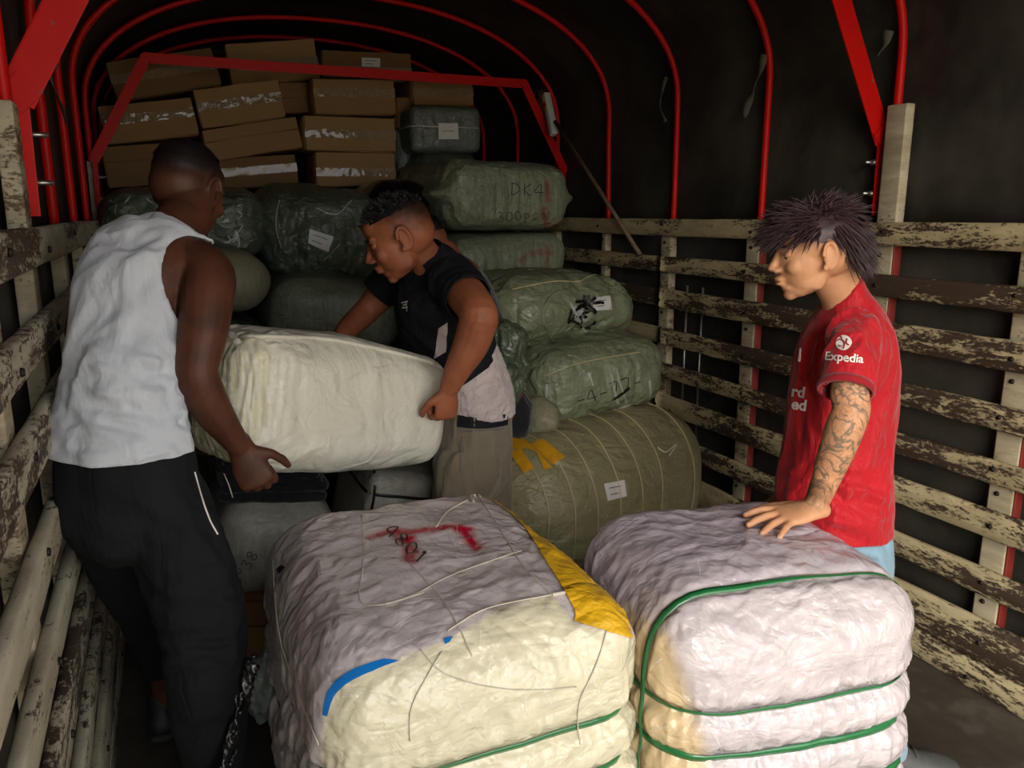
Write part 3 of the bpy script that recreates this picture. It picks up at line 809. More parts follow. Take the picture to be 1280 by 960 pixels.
# corded bale lying across, lowest
R1 = rotm(0, -3, 15); c1 = V((1.665, 3.01, .355)); d1 = (1.16, .62, .60)
o1 = bale('bale', 'olive bale bound with many pale cords, yellow tape crossed on one end', c1, d1, R1, M['olive'], n=64, r=.24, bulge=.03, wr=.004, seed=14, warp=.012, pinch=[(0, t, .018, .02) for t in (-.8, -.62, -.42, -.2, .02, .24, .62)], gather=.006)
for t in (-.8, -.62, -.42, -.2, .02, .24, .62):
    loop_strap(o1, c1, R1, 0, t, V(d1)/2, .006, M['cord_y'], 'cord', rnd=True, twist=.02)
tr = bvh(o1)
patch_px(o1, tr, [(630, 552), (655, 550), (690, 585)], [(640, 562), (668, 565), (680, 588)], M['ytape'], 'yellow_tape', off=.006)
patch_px(o1, tr, [(678, 549), (706, 572)], [(664, 556), (690, 582)], M['ytape'], 'yellow_tape', off=.006)
patch_px(o1, tr, [(636, 565), (655, 592)], [(652, 562), (668, 586)], M['ytape'], 'yellow_tape', off=.006)
label_px(o1, tr, ((754, 605), (780, 600), (783, 620), (759, 626)), 2)
cord_px(o1, tr, [(820, 560), (830, 566), (843, 556), (835, 570)], .008, M['cord'], 'knot', off=.01)
# dark things under and between
bale('bale', 'black film-wrapped bale in shade behind the man in the black shirt', (1.15, 4.12, 1.10), (.36, .4, .5), rotm(0, 0, 8), M['blk_film'], n=24, r=.10, seed=21)  # black colour stands in for the shade on this bale
bale('bale', 'black wrapped bale in deep shade under the handwritten sacks', (1.20, 4.45, 1.55), (.34, .4, .34), rotm(0, 0, 10), M['blk_film'], n=20, r=.09, seed=22)  # deep shade between the stacks is put into the black colour
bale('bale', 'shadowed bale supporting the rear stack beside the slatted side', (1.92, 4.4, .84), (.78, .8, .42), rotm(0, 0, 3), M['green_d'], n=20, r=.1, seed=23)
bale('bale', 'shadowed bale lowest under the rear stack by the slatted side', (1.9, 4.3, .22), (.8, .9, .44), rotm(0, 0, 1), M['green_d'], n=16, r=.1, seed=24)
bale_px('clothing_bundle', 'small beige bundle poking out under the dark sage bale', (664, 545), (700, 540), (662, 512), 2.9, .3, 'beige', n=16, r=.06, seed=31, wr=.01, cat='bundle')
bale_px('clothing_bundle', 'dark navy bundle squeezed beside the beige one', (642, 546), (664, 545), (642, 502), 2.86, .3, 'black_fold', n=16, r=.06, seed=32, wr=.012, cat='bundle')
# middle and left of the load
o, cen, R, hf = bale_px('bale', 'crumpled dark green bale with a white label tilted on its face', (332, 345), (476, 345), (334, 236), 3.95, .75, 'green_d', n=60, r=.10, bulge=.02, wr=.022, freq=5, seed=41, warp=.03, gather=.02, pinch=[(0, -.5, .05, .03), (2, -.6, .04, .04)])
tr = bvh(o); label_px(o, tr, ((387, 286), (417, 296), (410, 315), (385, 304)), 2)
for pp in ([(395, 260), (420, 268), (440, 250)], [(405, 325), (425, 305)], [(350, 250), (345, 280), (352, 310)]):
    strip_px(o, tr, pp, .005, M['film'], 'film_crease_glint', sub=4, sm=0)  # pale strokes painted as shine on the crumpled film
o, cen, R, hf = bale_px('bale', 'crumpled green bale with glinting film behind the vest wearer\'s head', (134, 322), (330, 322), (130, 234), 3.9, .7, 'green_d', n=60, r=.09, bulge=.02, wr=.020, freq=5, seed=42, warp=.025, gather=.02, pinch=[(0, .1, .04, .03)])
tr = bvh(o)
for k in range(14):
    rr = random.Random(k+9); a, b = random.Random(k).choice([(298, 262), (292, 290), (150, 256), (305, 285), (170, 262)])
    a += rr.uniform(-14, 14); b += rr.uniform(-14, 14)
    strip_px(o, tr, [(a, b), (a+rr.uniform(-7, 7), b+rr.uniform(2, 8)), (a+rr.uniform(-9, 9), b+rr.uniform(6, 14))], .006, M['film'], 'film_crease_glint', sub=3, sm=0)  # scattered pale strips imitate the film's glints
bale_px('bale', 'smooth beige-green bale with a rounded end behind the vest wearer\'s shoulder', (215, 392), (340, 390), (215, 318), 3.5, .55, 'beige', n=36, r=.17, bulge=.02, wr=.002, seed=43, warp=.008, gather=0)
bale_px('bale', 'dark green bale under the tilted label, above the carried bale', (344, 440), (500, 440), (344, 350), 3.7, .7, 'green', n=36, r=.10, wr=.006, seed=44)
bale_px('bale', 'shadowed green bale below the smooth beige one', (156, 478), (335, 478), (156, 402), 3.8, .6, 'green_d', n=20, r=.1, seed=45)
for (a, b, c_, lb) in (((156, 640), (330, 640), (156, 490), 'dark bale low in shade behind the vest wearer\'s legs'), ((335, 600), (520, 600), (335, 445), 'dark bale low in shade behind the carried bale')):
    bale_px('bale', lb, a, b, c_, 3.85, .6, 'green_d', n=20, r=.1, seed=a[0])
# grey bale with stacked dark cloth, lower left
o, cen, R, hf = bale_px('bale', 'pale grey bale with faint writing between the black trousers and the spray-marked bale', (272, 752), (412, 744), (268, 636), 2.62, .6, 'grey', n=44, r=.09, bulge=.02, wr=.006, seed=51, warp=.012)
tr = bvh(o); write_px(o, tr, '2s', 288, 712, 9, 70, .004, M['ink_g']); write_px(o, tr, '38', 312, 712, 9, -60, .004, M['ink_g'])
Zt = cen.z + hf.z
for k in range(5):
    bale('folded_cloth', ['black folded cloth at the bottom of the dark stack on the grey bale', 'black folded cloth second from the bottom of the dark stack', 'black folded cloth in the middle of the dark stack', 'black folded cloth second from the top of the dark stack', 'black folded cloth on top of the dark stack under the carried bale'][k],
         V((cen.x+.0+.01*math.sin(k*2), cen.y+.0, Zt+.02+.031*k)), (2*hf.x*(.98-.03*k), .5, .042), R @ rotm(0, 0, 2*math.sin(k)), M['black_fold'], n=26, r=.02, bulge=.0, wr=.006, seed=60+k, warp=.01, gather=0, cat='cloth', group='black folded cloths stacked on the grey bale')
carton('worn cardboard box on the floor under the grey bale', (286, 828), (420, 825), (284, 750), 2.58, depth=.4, seam=.6, mat='card2', tape=False, grp=None)
tr = None
o, cen, R, hf = bale_px('parcel', 'pale grey parcel with rounded edges and a black strap under the carried bale', (425, 800), (535, 800), (423, 588), 2.75, .5, 'grey', n=36, r=.04, bulge=.01, wr=.003, seed=55, warp=.006, cat='parcel')
loop_strap(o, cen, R, 2, .76, hf, .012, M['strap_k'], 'strap'); loop_strap(o, cen, R, 0, -.85, hf, .010, M['strap_k'], 'strap')

# ------------------------------------------------------------------ two big bales in front
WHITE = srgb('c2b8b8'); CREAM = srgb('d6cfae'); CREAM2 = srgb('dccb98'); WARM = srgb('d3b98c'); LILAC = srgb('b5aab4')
def sst(a, b, x):
    t = max(0, min(1, (x-a)/(b-a))); return t*t*(3-2*t)
# bale A
RA = rotm(0, 0, 1); cA = V((.508, 1.63, .395)); dA = (.655, .79, .79)
def postA(y, u, d):
    # crown drops towards the rear edge, front left corner is pulled in by the lashing
    if u.z > .3:
        y.z -= .05*max(0, -u.y-.55)*(u.z-.3) + .03*max(0, -u.x-.5)*(u.z-.3)
    return y
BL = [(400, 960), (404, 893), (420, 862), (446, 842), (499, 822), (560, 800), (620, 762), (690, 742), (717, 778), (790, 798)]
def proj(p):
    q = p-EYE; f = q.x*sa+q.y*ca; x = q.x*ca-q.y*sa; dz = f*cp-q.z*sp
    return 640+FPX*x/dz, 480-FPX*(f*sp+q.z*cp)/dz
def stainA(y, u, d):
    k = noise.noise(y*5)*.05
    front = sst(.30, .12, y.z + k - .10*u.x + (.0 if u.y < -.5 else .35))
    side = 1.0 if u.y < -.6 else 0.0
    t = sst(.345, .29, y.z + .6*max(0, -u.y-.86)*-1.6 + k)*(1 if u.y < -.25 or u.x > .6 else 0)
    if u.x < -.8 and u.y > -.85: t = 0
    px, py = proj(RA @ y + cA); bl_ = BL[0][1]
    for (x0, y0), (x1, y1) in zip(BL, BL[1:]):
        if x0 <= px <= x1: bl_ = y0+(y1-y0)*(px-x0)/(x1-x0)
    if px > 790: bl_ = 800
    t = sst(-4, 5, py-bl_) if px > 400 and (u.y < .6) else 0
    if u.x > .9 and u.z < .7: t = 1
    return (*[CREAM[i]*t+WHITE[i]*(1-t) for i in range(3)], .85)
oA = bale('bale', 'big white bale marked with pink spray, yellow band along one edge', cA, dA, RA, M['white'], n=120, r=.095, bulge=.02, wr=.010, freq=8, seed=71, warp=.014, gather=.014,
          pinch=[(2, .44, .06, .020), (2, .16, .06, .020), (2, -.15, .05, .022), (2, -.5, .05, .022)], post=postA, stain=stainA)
MAG = srgb('a60430')
paint_px(oA, [[(464, 672), (490, 666), (530, 662)], [(510, 665), (512, 700)], [(500, 668), (516, 690)]], MAG, .018, amt=1.0)
paint_px(oA, [[(542, 662), (568, 658), (585, 662)], [(568, 658), (582, 668), (596, 686)]], MAG, .016, amt=1.0)
trA = bvh(oA)
write_px(oA, trA, '4801', 480, 667, 12, 42, .0045, M['ink'])
patch_px(oA, trA, [(604, 619), (650, 655), (690, 715), (716, 762), (717, 778)], [(640, 622), (690, 646), (738, 700), (774, 755), (789, 798)], M['yellow'], 'yellow_band', nu=80, nv=20, off=.005)
patch_px(oA, trA, [(404, 893), (412, 862), (440, 838), (480, 824)], [(410, 895), (420, 868), (446, 848), (499, 826)], M['blue'], 'blue_print', nu=24, nv=3, off=.003)
patch_px(oA, trA, [(554, 800), (566, 796)], [(556, 806), (562, 803)], M['blue'], 'blue_print', nu=4, nv=2, off=.003)
patch_px(oA, trA, [(346, 712), (352, 707)], [(350, 718), (358, 710)], M['ink'], 'torn_slit', nu=4, nv=2, off=.003)
for t in (.44, .16, -.15, -.5):
    loop_strap(oA, cA, RA, 2, t, V(dA)/2, .013, M['strap_g'], 'strap', off=.008, sm=4)
for pp, w in (([(480, 757), (520, 744), (560, 722), (620, 700), (652, 690)], .0025), ([(598, 621), (620, 655), (655, 710), (690, 745)], .0025), ([(690, 745), (705, 742)], .008),
              ([(508, 700), (560, 760), (590, 820)], .003), ([(452, 645), (455, 700), (450, 752), (480, 757), (530, 742)], .0025), ([(552, 815), (515, 880), (512, 925)], .0025),
              ([(525, 812), (560, 845), (640, 862), (720, 858)], .002), ([(690, 745), (650, 752), (600, 765), (560, 790)], .003), ([(766, 760), (745, 830), (722, 880), (725, 930)], .003),
              ([(342, 700), (350, 790), (372, 860), (400, 930)], .003), ([(585, 626), (560, 640), (545, 660)], .004), ([(600, 622), (594, 618), (588, 622), (592, 628)], .006)):
    cord_px(oA, trA, pp, w, M['cord'], 'cord', off=.003, sub=6)
# bale B
RB = rotm(0, 0, -9); cB = V((1.195, 1.405, .40)); dB = (.61, .58, .80)
def postB(y, u, d):
    if u.z > .3: y.z -= .05*max(0, -u.y-.3)*(u.z-.3)
    return y
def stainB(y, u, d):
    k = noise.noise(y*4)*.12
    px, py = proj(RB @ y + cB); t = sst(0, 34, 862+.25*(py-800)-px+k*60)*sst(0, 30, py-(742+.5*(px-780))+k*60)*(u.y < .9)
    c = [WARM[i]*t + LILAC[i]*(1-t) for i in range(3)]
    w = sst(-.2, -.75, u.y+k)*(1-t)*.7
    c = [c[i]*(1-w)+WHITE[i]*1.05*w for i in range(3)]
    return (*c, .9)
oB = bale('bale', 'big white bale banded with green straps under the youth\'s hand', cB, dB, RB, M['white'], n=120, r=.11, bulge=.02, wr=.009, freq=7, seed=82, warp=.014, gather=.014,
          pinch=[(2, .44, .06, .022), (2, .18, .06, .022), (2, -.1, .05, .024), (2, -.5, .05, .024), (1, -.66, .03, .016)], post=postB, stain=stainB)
for t in (.44, .18, -.1, -.5):
    loop_strap(oB, cB, RB, 2, t, V(dB)/2, .016, M['strap_g'], 'strap', off=.008, sm=4)
loop_strap(oB, cB, RB, 1, -.66, V(dB)/2, .016, M['strap_g'], 'strap', off=.010, sm=4)
trB = bvh(oB)
for ob_, tr_b, box_, n_g in ((oA, trA, (380, 640, 740, 900), 26), (oB, trB, (800, 660, 1120, 930), 26)):
    rr = random.Random(n_g+box_[0])
    for k in range(n_g):
        x0, y0 = rr.uniform(box_[0], box_[2]), rr.uniform(box_[1], box_[3]); a = rr.uniform(-.9, 1.6); L = rr.uniform(14, 46)
        strip_px(ob_, tr_b, [(x0, y0), (x0+L*.5*math.cos(a)+rr.uniform(-3, 3), y0+L*.5*math.sin(a)), (x0+L*math.cos(a), y0+L*math.sin(a))], rr.uniform(.0015, .0035), M['film'], 'film_crease_glint', off=.0015, sub=4, sm=1)  # random pale strips laid on as painted glints of the wrap

# ------------------------------------------------------------------ carried bale
Lf, Rf = P(300, 595, 1.98), P(552, 580, 2.34)
w_, h_, RC, cC = frame_px((300, 598), (556, 584), (302, 412), 1.96, 2.30, .29)
def stainC(y, u, d):
    t = sst(-.80, -.95, u.x); return (*[srgb('c9c39a')[i] for i in range(3)], .5*t)
hC0 = h_*.96
def postC(y, u, d):
    y.z -= max(0, u.x)*.02*max(0, u.z); return y
oC = bale('bale', 'cream bale being carried between the vest wearer and the man in black', cC, (w_, .29, hC0), RC, M['cream'], n=90, r=.075, bulge=.02, wr=.008, freq=4, seed=91, warp=.010, gather=.02, pinch=[(0, -.86, .05, .03)], stain=stainC, post=postC)
trC = bvh(oC)
for pp in ([(300, 432), (298, 450), (302, 480), (296, 520)], [(306, 440), (312, 470), (310, 510), (316, 535)], [(290, 440), (286, 470), (292, 510)], [(312, 430), (320, 460), (318, 500)]):
    strip_px(oC, trC, pp, .010, M['film'], 'film_crease_glint', off=.004, sub=5, sm=0)  # pale strips paint the shine on folds of the gathered end
cord_px(oC, trC, [(302, 421), (350, 422), (405, 424), (470, 436), (545, 455)], .012, M['cream'], 'seam', off=.002)

# ------------------------------------------------------------------ people
def ell(bm, c, rad, R=None, seg=20, rings=12):
    r = bmesh.ops.create_uvsphere(bm, u_segments=seg, v_segments=rings, radius=1.0)
    for v in r['verts']:
        p = V((v.co.x*rad[0], v.co.y*rad[1], v.co.z*rad[2])); v.co = ((R @ p) if R is not None else p) + V(c)
def loft(bm, secs, side, sub=5, seg=20, cap=True):
    """secs: (centre, half width along `side`, half thickness across) -> closed rounded limb or trunk"""
    s4 = crm([tuple(V(c)) + (a, b) for c, a, b in secs], sub)
    side = V(side).normalized(); n = len(s4); rings = []; fr_ = []
    for i, q in enumerate(s4):
        c = V(q[:3]); t = V(s4[min(i+1, n-1)][:3]) - V(s4[max(i-1, 0)][:3]); t.normalize()
        s_ = side - t*side.dot(t); s_ = s_.normalized() if s_.length > .05 else t.orthogonal().normalized(); fr_.append((c, t, s_, t.cross(s_), q[3], q[4]))
    ext = []
    if cap:
        c, t, s_, u, a, b = fr_[0]; m_ = min(a, b)*.8
        for k in (3, 2, 1): g = math.pi/2*k/3.3; ext.append((c - t*m_*math.sin(g), t, s_, u, a*math.cos(g), b*math.cos(g)))
    body_ = ext + fr_
    if cap:
        c, t, s_, u, a, b = fr_[-1]; m_ = min(a, b)*.8
        for k in (1, 2, 3): g = math.pi/2*k/3.3; body_.append((c + t*m_*math.sin(g), t, s_, u, a*math.cos(g), b*math.cos(g)))
    for c, t, s_, u, a, b in body_:
        rings.append([bm.verts.new(c + s_*a*math.cos(2*math.pi*k/seg) + u*b*math.sin(2*math.pi*k/seg)) for k in range(seg)])
    for r0, r1 in zip(rings, rings[1:]):
        for k in range(seg): bm.faces.new((r0[k], r0[(k+1) % seg], r1[(k+1) % seg], r1[k]))
    bm.faces.new(rings[0][::-1]); bm.faces.new(rings[-1])
def limb(bm, pts, sub=5):
    """pts: (centre, radius)"""
    a = V(pts[-1][0])-V(pts[0][0]); loft(bm, [(c, r, r) for c, r in pts], a.orthogonal(), sub, 16)
def fuse(bm, voxel, smooth=3, fac=.5):
    """one continuous surface from overlapping closed volumes"""
    bmesh.ops.recalc_face_normals(bm, faces=bm.faces[:])
    me = bpy.data.meshes.new('t'); bm.to_mesh(me); bm.free()
    o = bpy.data.objects.new('t', me); C.objects.link(o)
    m_ = o.modifiers.new('r', 'REMESH'); m_.mode = 'VOXEL'; m_.voxel_size = voxel; m_.use_smooth_shade = True
    s_ = o.modifiers.new('s', 'SMOOTH'); s_.iterations = smooth; s_.factor = fac
    dg = bpy.context.evaluated_depsgraph_get(); me2 = bpy.data.meshes.new_from_object(o.evaluated_get(dg))
    C.objects.unlink(o); bpy.data.objects.remove(o); bpy.data.meshes.remove(me)
    b = bmesh.new(); b.from_mesh(me2); bpy.data.meshes.remove(me2); return b
def fold(bm, specs, seed=0):
    """cloth folds: (direction along the fold, across freq, along freq, amplitude, centre or None, radius)"""
    bm.normal_update()
    nn = [v.normal.copy() for v in bm.verts]
    for dr, fa, fl_, amp, cen_, rad in specs:
        d = V(dr).normalized(); a = d.orthogonal().normalized(); b = d.cross(a)
        for v, n_ in zip(bm.verts, nn):
            k = 1.0
            if cen_ is not None:
                q = (v.co-cen_).length/rad
                if q > 1.6: continue
                k = math.exp(-q*q*1.5)
            p = V((v.co.dot(a)*fa, v.co.dot(b)*fa, v.co.dot(d)*fl_ + seed))
            x = noise.noise(p); v.co += n_*amp*1.6*k*((.4-abs(x)*1.6) + .3*noise.noise(p*2.3))
def cut_plane(bm, p, nrm, rad):
    vs = [v for v in bm.verts if (v.co-p).length < rad]; s_ = set(vs)
    es = [e for e in bm.edges if e.verts[0] in s_ and e.verts[1] in s_]; fs = [f for f in bm.faces if all(v in s_ for v in f.verts)]
    bmesh.ops.bisect_plane(bm, geom=vs+es+fs, plane_co=p, plane_no=nrm, clear_outer=True)
def cut_ball(bm, c, r, stretch=None):
    def q(v):
        d = v-c
        if stretch is not None:
            ax, k = stretch; d = d - ax*(d.dot(ax)*(1-1/k))
        return d
    bmesh.ops.delete(bm, geom=[v for v in bm.verts if q(v.co).length < r], context='VERTS')
    for v in bm.verts:
        if v.is_boundary:
            d = q(v.co)
            if d.length < r*1.25: v.co += d.normalized()*(r-d.length)*.9
def garment(name, bm, mat, parent, th=.004, stain=None):
    o = mk(name, bm, mat, parent=parent)
    s_ = o.modifiers.new('thick', 'SOLIDIFY'); s_.thickness = th; s_.offset = -1
    return o
def sec(px, py, Y, hw, b):
    c = P(px, py, Y); dep = (c-EYE).dot(FW*cp - UP*sp); return (c, hw*dep/FPX, b)
def head(bm, c, fwd, up, s):
    fwd = V(fwd).normalized(); up = V(up); up = (up - fwd*up.dot(fwd)).normalized(); lf = up.cross(fwd).normalized()
    Rm = Matrix((lf, fwd, up)).transposed()
    def w(x, y, z): return V(c) + Rm @ V((x, y, z))*s
    def e_(p, r, R2=None): ell(bm, w(*p), [k*s for k in r], Rm @ (R2 if R2 is not None else Matrix.Identity(3)), 24, 16)
    e_((0, -.012, .032), (.074, .095, .080)); e_((0, -.032, .0), (.070, .072, .066))
    e_((0, .030, -.015), (.060, .060, .085)); e_((0, .022, -.062), (.053, .052, .034), rotm(-12, 0, 0))
    e_((0, .066, -.092), (.021, .016, .015)); e_((0, .045, -.080), (.036, .034, .022))
    e_((0, .070, .026), (.050, .018, .014)); e_((0, .048, .055), (.052, .038, .035))
    for x in (-1, 1):
        e_((x*.036, .060, -.022), (.022, .022, .022)); e_((x*.012, .096, -.027), (.009, .010, .007))
        e_((x*.045, .012, -.060), (.008, .022, .026))
        # ear: rim, lobe and bowl
        er = [(x*(.076+.008*math.sin(a*.5)), -.012-.017*math.cos(a), -.005+.031*math.sin(a)) for a in [math.radians(k) for k in range(-100, 200, 25)]]
        limb(bm, [(w(*p), .0052*s) for p in er], 2)
        e_((x*.072, -.012, -.006), (.006, .016, .027)); e_((x*.076, .0, -.032), (.005, .008, .009))
    loft(bm, [(w(0, .082, .018), .009*s, .007*s), (w(0, .093, -.002), .010*s, .008*s), (w(0, .107, -.022), .0125*s, .009*s)], lf, 4)
    e_((0, .084, -.050), (.022, .010, .010)); e_((0, .0925, -.048), (.020, .010, .0055)); e_((0, .0905, -.060), (.018, .010, .0062)); e_((0, .072, -.072), (.024, .014, .010))
    return w, Rm
def face_parts(parent, w, Rm, s, hair_mat, lid):
    for x in (-1, 1):
        bm = bmesh.new(); ell(bm, w(x*.031, .068, .007), (.0105*s, .0098*s, .0098*s), Rm, 16, 10); mk('eye', bm, M['eye'], parent=parent)
        bm = bmesh.new(); ell(bm, w(x*.031, .0765, .003), (.0055*s, .004*s, .0055*s), Rm, 12, 8); mk('iris', bm, M['iris'], parent=parent)
        bm = bmesh.new(); ell(bm, w(x*.031, .0690, .0095), (.0140*s, .0125*s, .0095*s), Rm, 16, 10); mk('eyelid', bm, lid, parent=parent)
        bm = bmesh.new(); add_tube(bm, [w(x*a, b, c_) for a, b, c_ in ((.014, .086, .024), (.028, .086, .030), (.042, .077, .028), (.050, .066, .022))], [.002*s, .0035*s, .003*s, .001*s], 8)
        mk('eyebrow', bm, hair_mat, parent=parent)
    bm = bmesh.new(); ell(bm, w(0, .0935, -.0555), (.019*s, .006*s, .0022*s), Rm, 16, 8); mk('mouth', bm, M['lip'], parent=parent)
def hand(bm, W, d, n, curl=(35, 45, 30), spread=9, s=1.0, thumb_curl=20, thumb_side=None, fan=0):
    """palm, four unequal fingers of three bones, thumb from the side; d = towards knuckles, n = out of the back of the hand"""
    d = V(d).normalized(); n = V(n); n = (n-d*n.dot(d)).normalized(); sd_ = d.cross(n).normalized()
    if thumb_side is not None and sd_.dot(V(thumb_side)) < 0: sd_ = -sd_
    W = V(W)
    loft(bm, [(W-d*.02*s, .028*s, .021*s), (W+d*.015*s, .032*s, .020*s), (W+d*.05*s, .041*s, .017*s), (W+d*.088*s, .040*s, .013*s)], sd_, 4)
    ell(bm, W+d*.035*s+sd_*.022*s-n*.008*s, (.018*s, .030*s, .014*s), Matrix((sd_, d, n)).transposed())
    tips = []
    for k, (off, L, r0) in enumerate(((.030, .078, .0095), (.0105, .087, .0098), (-.0095, .081, .0092), (-.029, .063, .0082))):
        a = math.radians((1.5-k)*spread+fan); fd = (d*math.cos(a)+sd_*math.sin(a)).normalized(); ax = n
        p = W + d*(.086-.004*abs(k-1.2))*s + sd_*off*s; r0 *= 1.1; pts = [(p-fd*.02*s, r0*s), (p, r0*1.08*s)]; ang = 0
        cu = curl[k] if isinstance(curl[0], (list, tuple)) else curl
        for q, (fr2, c_) in enumerate(zip((.45, .30, .25), cu)):
            ang += math.radians(c_); dirv = fd*math.cos(ang) - n*math.sin(ang)
            mid = p + dirv*L*fr2*s*.5; p = p + dirv*L*fr2*s
            pts.append((mid, r0*(.93-.08*q)*s)); pts.append((p, r0*(.98-.12*q)*s if q < 2 else r0*.66*s))
        limb(bm, pts, 2); tips.append((p, dirv, n))
    td = (d*.62 + sd_*.72 - n*.28).normalized(); p0 = W + d*.018*s + sd_*.024*s
    t1 = p0 + td*.040*s; a = math.radians(thumb_curl); td2 = (td*math.cos(a) + (d*.75 - n*.5 - sd_*.2).normalized()*math.sin(a)).normalized()
    t2 = t1 + td2*.032*s; t3 = t2 + (td2*math.cos(a) + (d - n*.3 - sd_*.5).normalized()*math.sin(a)*.8).normalized()*.024*s
    limb(bm, [(p0, .013*s), (p0+td*.022*s, .0125*s), (t1, .0115*s), ((t1+t2)/2, .0105*s), (t2, .0105*s), (t3, .0078*s)], 2)
    return tips
def skin_body(bm, mat, parent, voxel=.0042, stain=None, tattoo=None, dents=(), smooth=3):
    b = fuse(bm, voxel, smooth)
    for c, r, dep, dr in dents:
        for v in b.verts:
            q = (v.co-c).length/r
            if q < 2.2: v.co += dr*dep*math.exp(-q*q)
    b.verts.ensure_lookup_table()
    cols = []; tt = []
    for v in b.verts:
        cols.extend(stain(v.co) if stain else (0, 0, 0, 0)); tt.append(tattoo(v.co) if tattoo else 0.0)
    o = mk('body', b, mat, parent=parent)
    at = o.data.color_attributes['stain']; at.data.foreach_set('color', cols)
    t2 = o.data.attributes.new('tattoo', 'FLOAT', 'POINT'); t2.data.foreach_set('value', tt)
    return o
def shoe(name, heel, toe, mat, parent, w_=.048, h=.075):
    heel, toe = V(heel), V(toe); d = (toe-heel); L = d.length; d.normalize(); s_ = d.cross(UP).normalized()
    bm = bmesh.new()
    loft(bm, [(heel+UP*(.048)+d*.02, w_*.72, .040), (heel+d*L*.25+UP*.050, w_*.78, .045), (heel+d*L*.5+UP*.040, w_*.88, .034), (heel+d*L*.75+UP*.034, w_, .028), (heel+d*L*.92+UP*.028, w_*.8, .020)], s_, 4)
    loft(bm, [(heel+d*.05+UP*.06, .034, .045), (heel+d*.055+UP*(h+.045), .036, .048)], s_, 3)
    b = fuse(bm, .006, 3); o = mk('shoe', b, mat, parent=parent)
    bm = bmesh.new()
    loft(bm, [(heel+UP*.012-d*.005, w_*.75, .012), (heel+d*L*.3+UP*.012, w_*.82, .012), (heel+d*L*.7+UP*.012, w_*1.05, .012), (heel+d*L*.98+UP*.014, w_*.75, .012)], s_, 4)
    mk('sole', bm, M['sole'], parent=o)
    bm = bmesh.new()
    for k in range(4):
        c = heel+d*L*(.40+.09*k)+UP*(.088-.012*k); add_tube(bm, [c-s_*.026, c+UP*.004, c+s_*.026], .0028, 6)
    l = mk('laces', bm, M['print'] if False else M['strapcloth'], parent=o)
    return o
def legs_cloth(hips, legs):
    bm = bmesh.new(); loft(bm, hips, RT, 4, 24)
    for lg in legs: loft(bm, lg, RT, 4, 20)
    return bm

# ---- the man in the white vest
m1 = empty('person', P(205, 915, 1.914)*1.0, 'person in a white sleeveless vest and black trousers, back turned, gripping the carried bale', 'person')
m1.location.z = 0; ORG[m1.name] = V(m1.location)
HAIRC = srgb('120d0c')
bm = bmesh.new()
loft(bm, [sec(156, 600, 1.870, 70, 0.099), sec(156, 540, 1.870, 70, 0.090), sec(157, 480, 1.879, 64, 0.081), sec(163, 410, 1.914, 58, 0.090), sec(176, 350, 1.958, 66, 0.090), sec(196, 318, 1.992, 66, 0.068), sec(216, 296, 2.018, 40, 0.059), sec(228, 275, 2.053, 31, 0.058)], RT, 5, 28)
loft(bm, [sec(222, 288, 2.036, 32, 0.059), sec(232, 268, 2.071, 31, 0.059), sec(238, 245, 2.105, 31, 0.059)], RT, 4)
hc1 = P(236, 238, 2.131); hw1, hR1 = head(bm, hc1, FW*.93+RT*.24-UP*.40, UP, 1.0)
sh = P(256, 334, 1.931)
ell(bm, P(230, 328, 1.966), (.072, .052, .056))
limb(bm, [(P(244, 326, 1.958), 0.0534), (P(260, 345, 1.914), 0.0587), (P(258, 375, 1.87), 0.0570), (P(253, 420, 1.83), 0.0515), (P(246, 458, 1.81), 0.0455), (P(249, 478, 1.81), 0.0455), (P(264, 510, 1.83), 0.0430), (P(284, 538, 1.86), 0.0335), (P(299, 558, 1.885), 0.0275)])
hand(bm, P(301, 560, 1.885), RT*.36-UP*.95+FW*.05, -FW+RT*.30, curl=(50, 62, 40), spread=4, s=1.04, thumb_side=RT, thumb_curl=28)
shl = P(146, 322, 2.105)
ell(bm, shl, (.055, .055, .06))
limb(bm, [(shl, .05), (P(118, 380, 2.06), 0.044), (P(106, 428, 2.04), 0.038), (P(150, 480, 2.12), 0.036), (P(210, 530, 2.16), 0.0303), (P(226, 543, 2.25), 0.0255)])
hand(bm, P(226, 545, 2.26), RT*.5+FW*.4-UP*.5, -RT*.3-UP*.5-FW*.8, curl=(40, 50, 30), spread=4, thumb_side=UP)
# legs inside the trousers
for pl in ([(P(190, 600, 1.827), 0.0712), (P(235, 760, 1.757), 0.0490), (V((.02, 1.87, .1)), .035)], [(P(130, 600, 1.914), 0.06), (P(178, 740, 2.2), 0.045), (P(205, 850, 2.40), 0.038), (P(207, 892, 2.43), 0.036)]):
    limb(bm, pl)
hup1 = hR1 @ V((0, 0, 1)); hfw1 = hR1 @ V((0, 1, 0))
def st1(p):
    l = hR1.transposed() @ (p-hc1)
    if l.z > -.12 and l.length < .16:
        t = ((p-hc1).dot(UP*.9+hup1*.3)/1.0 - .008 + .008*noise.noise(p*40))/.055; t = max(.12 if (p-hc1).z > -.05 and l.y < .03 else 0, min(1, t))
        if l.y > .06 and l.z < .05: t = 0
        return (*HAIRC[:3], t*.95)
    return (0, 0, 0, 0)
skin_body(bm, M['skin1'], m1, stain=st1)
face_parts(m1, hw1, hR1, 1.0, M['hair'], M['skin1'])
bm = bmesh.new(); ell(bm, hw1(0, -.012, .036), (.077, .097, .080), hR1, 48, 32)
for v in bm.verts: v.co += (v.co-hc1).normalized()*.003*noise.noise(v.co*120)
cut_plane(bm, hw1(0, 0, .078), -(UP*.8+hup1*.4), 1)
mk('hair', bm, M['hair'], parent=m1)
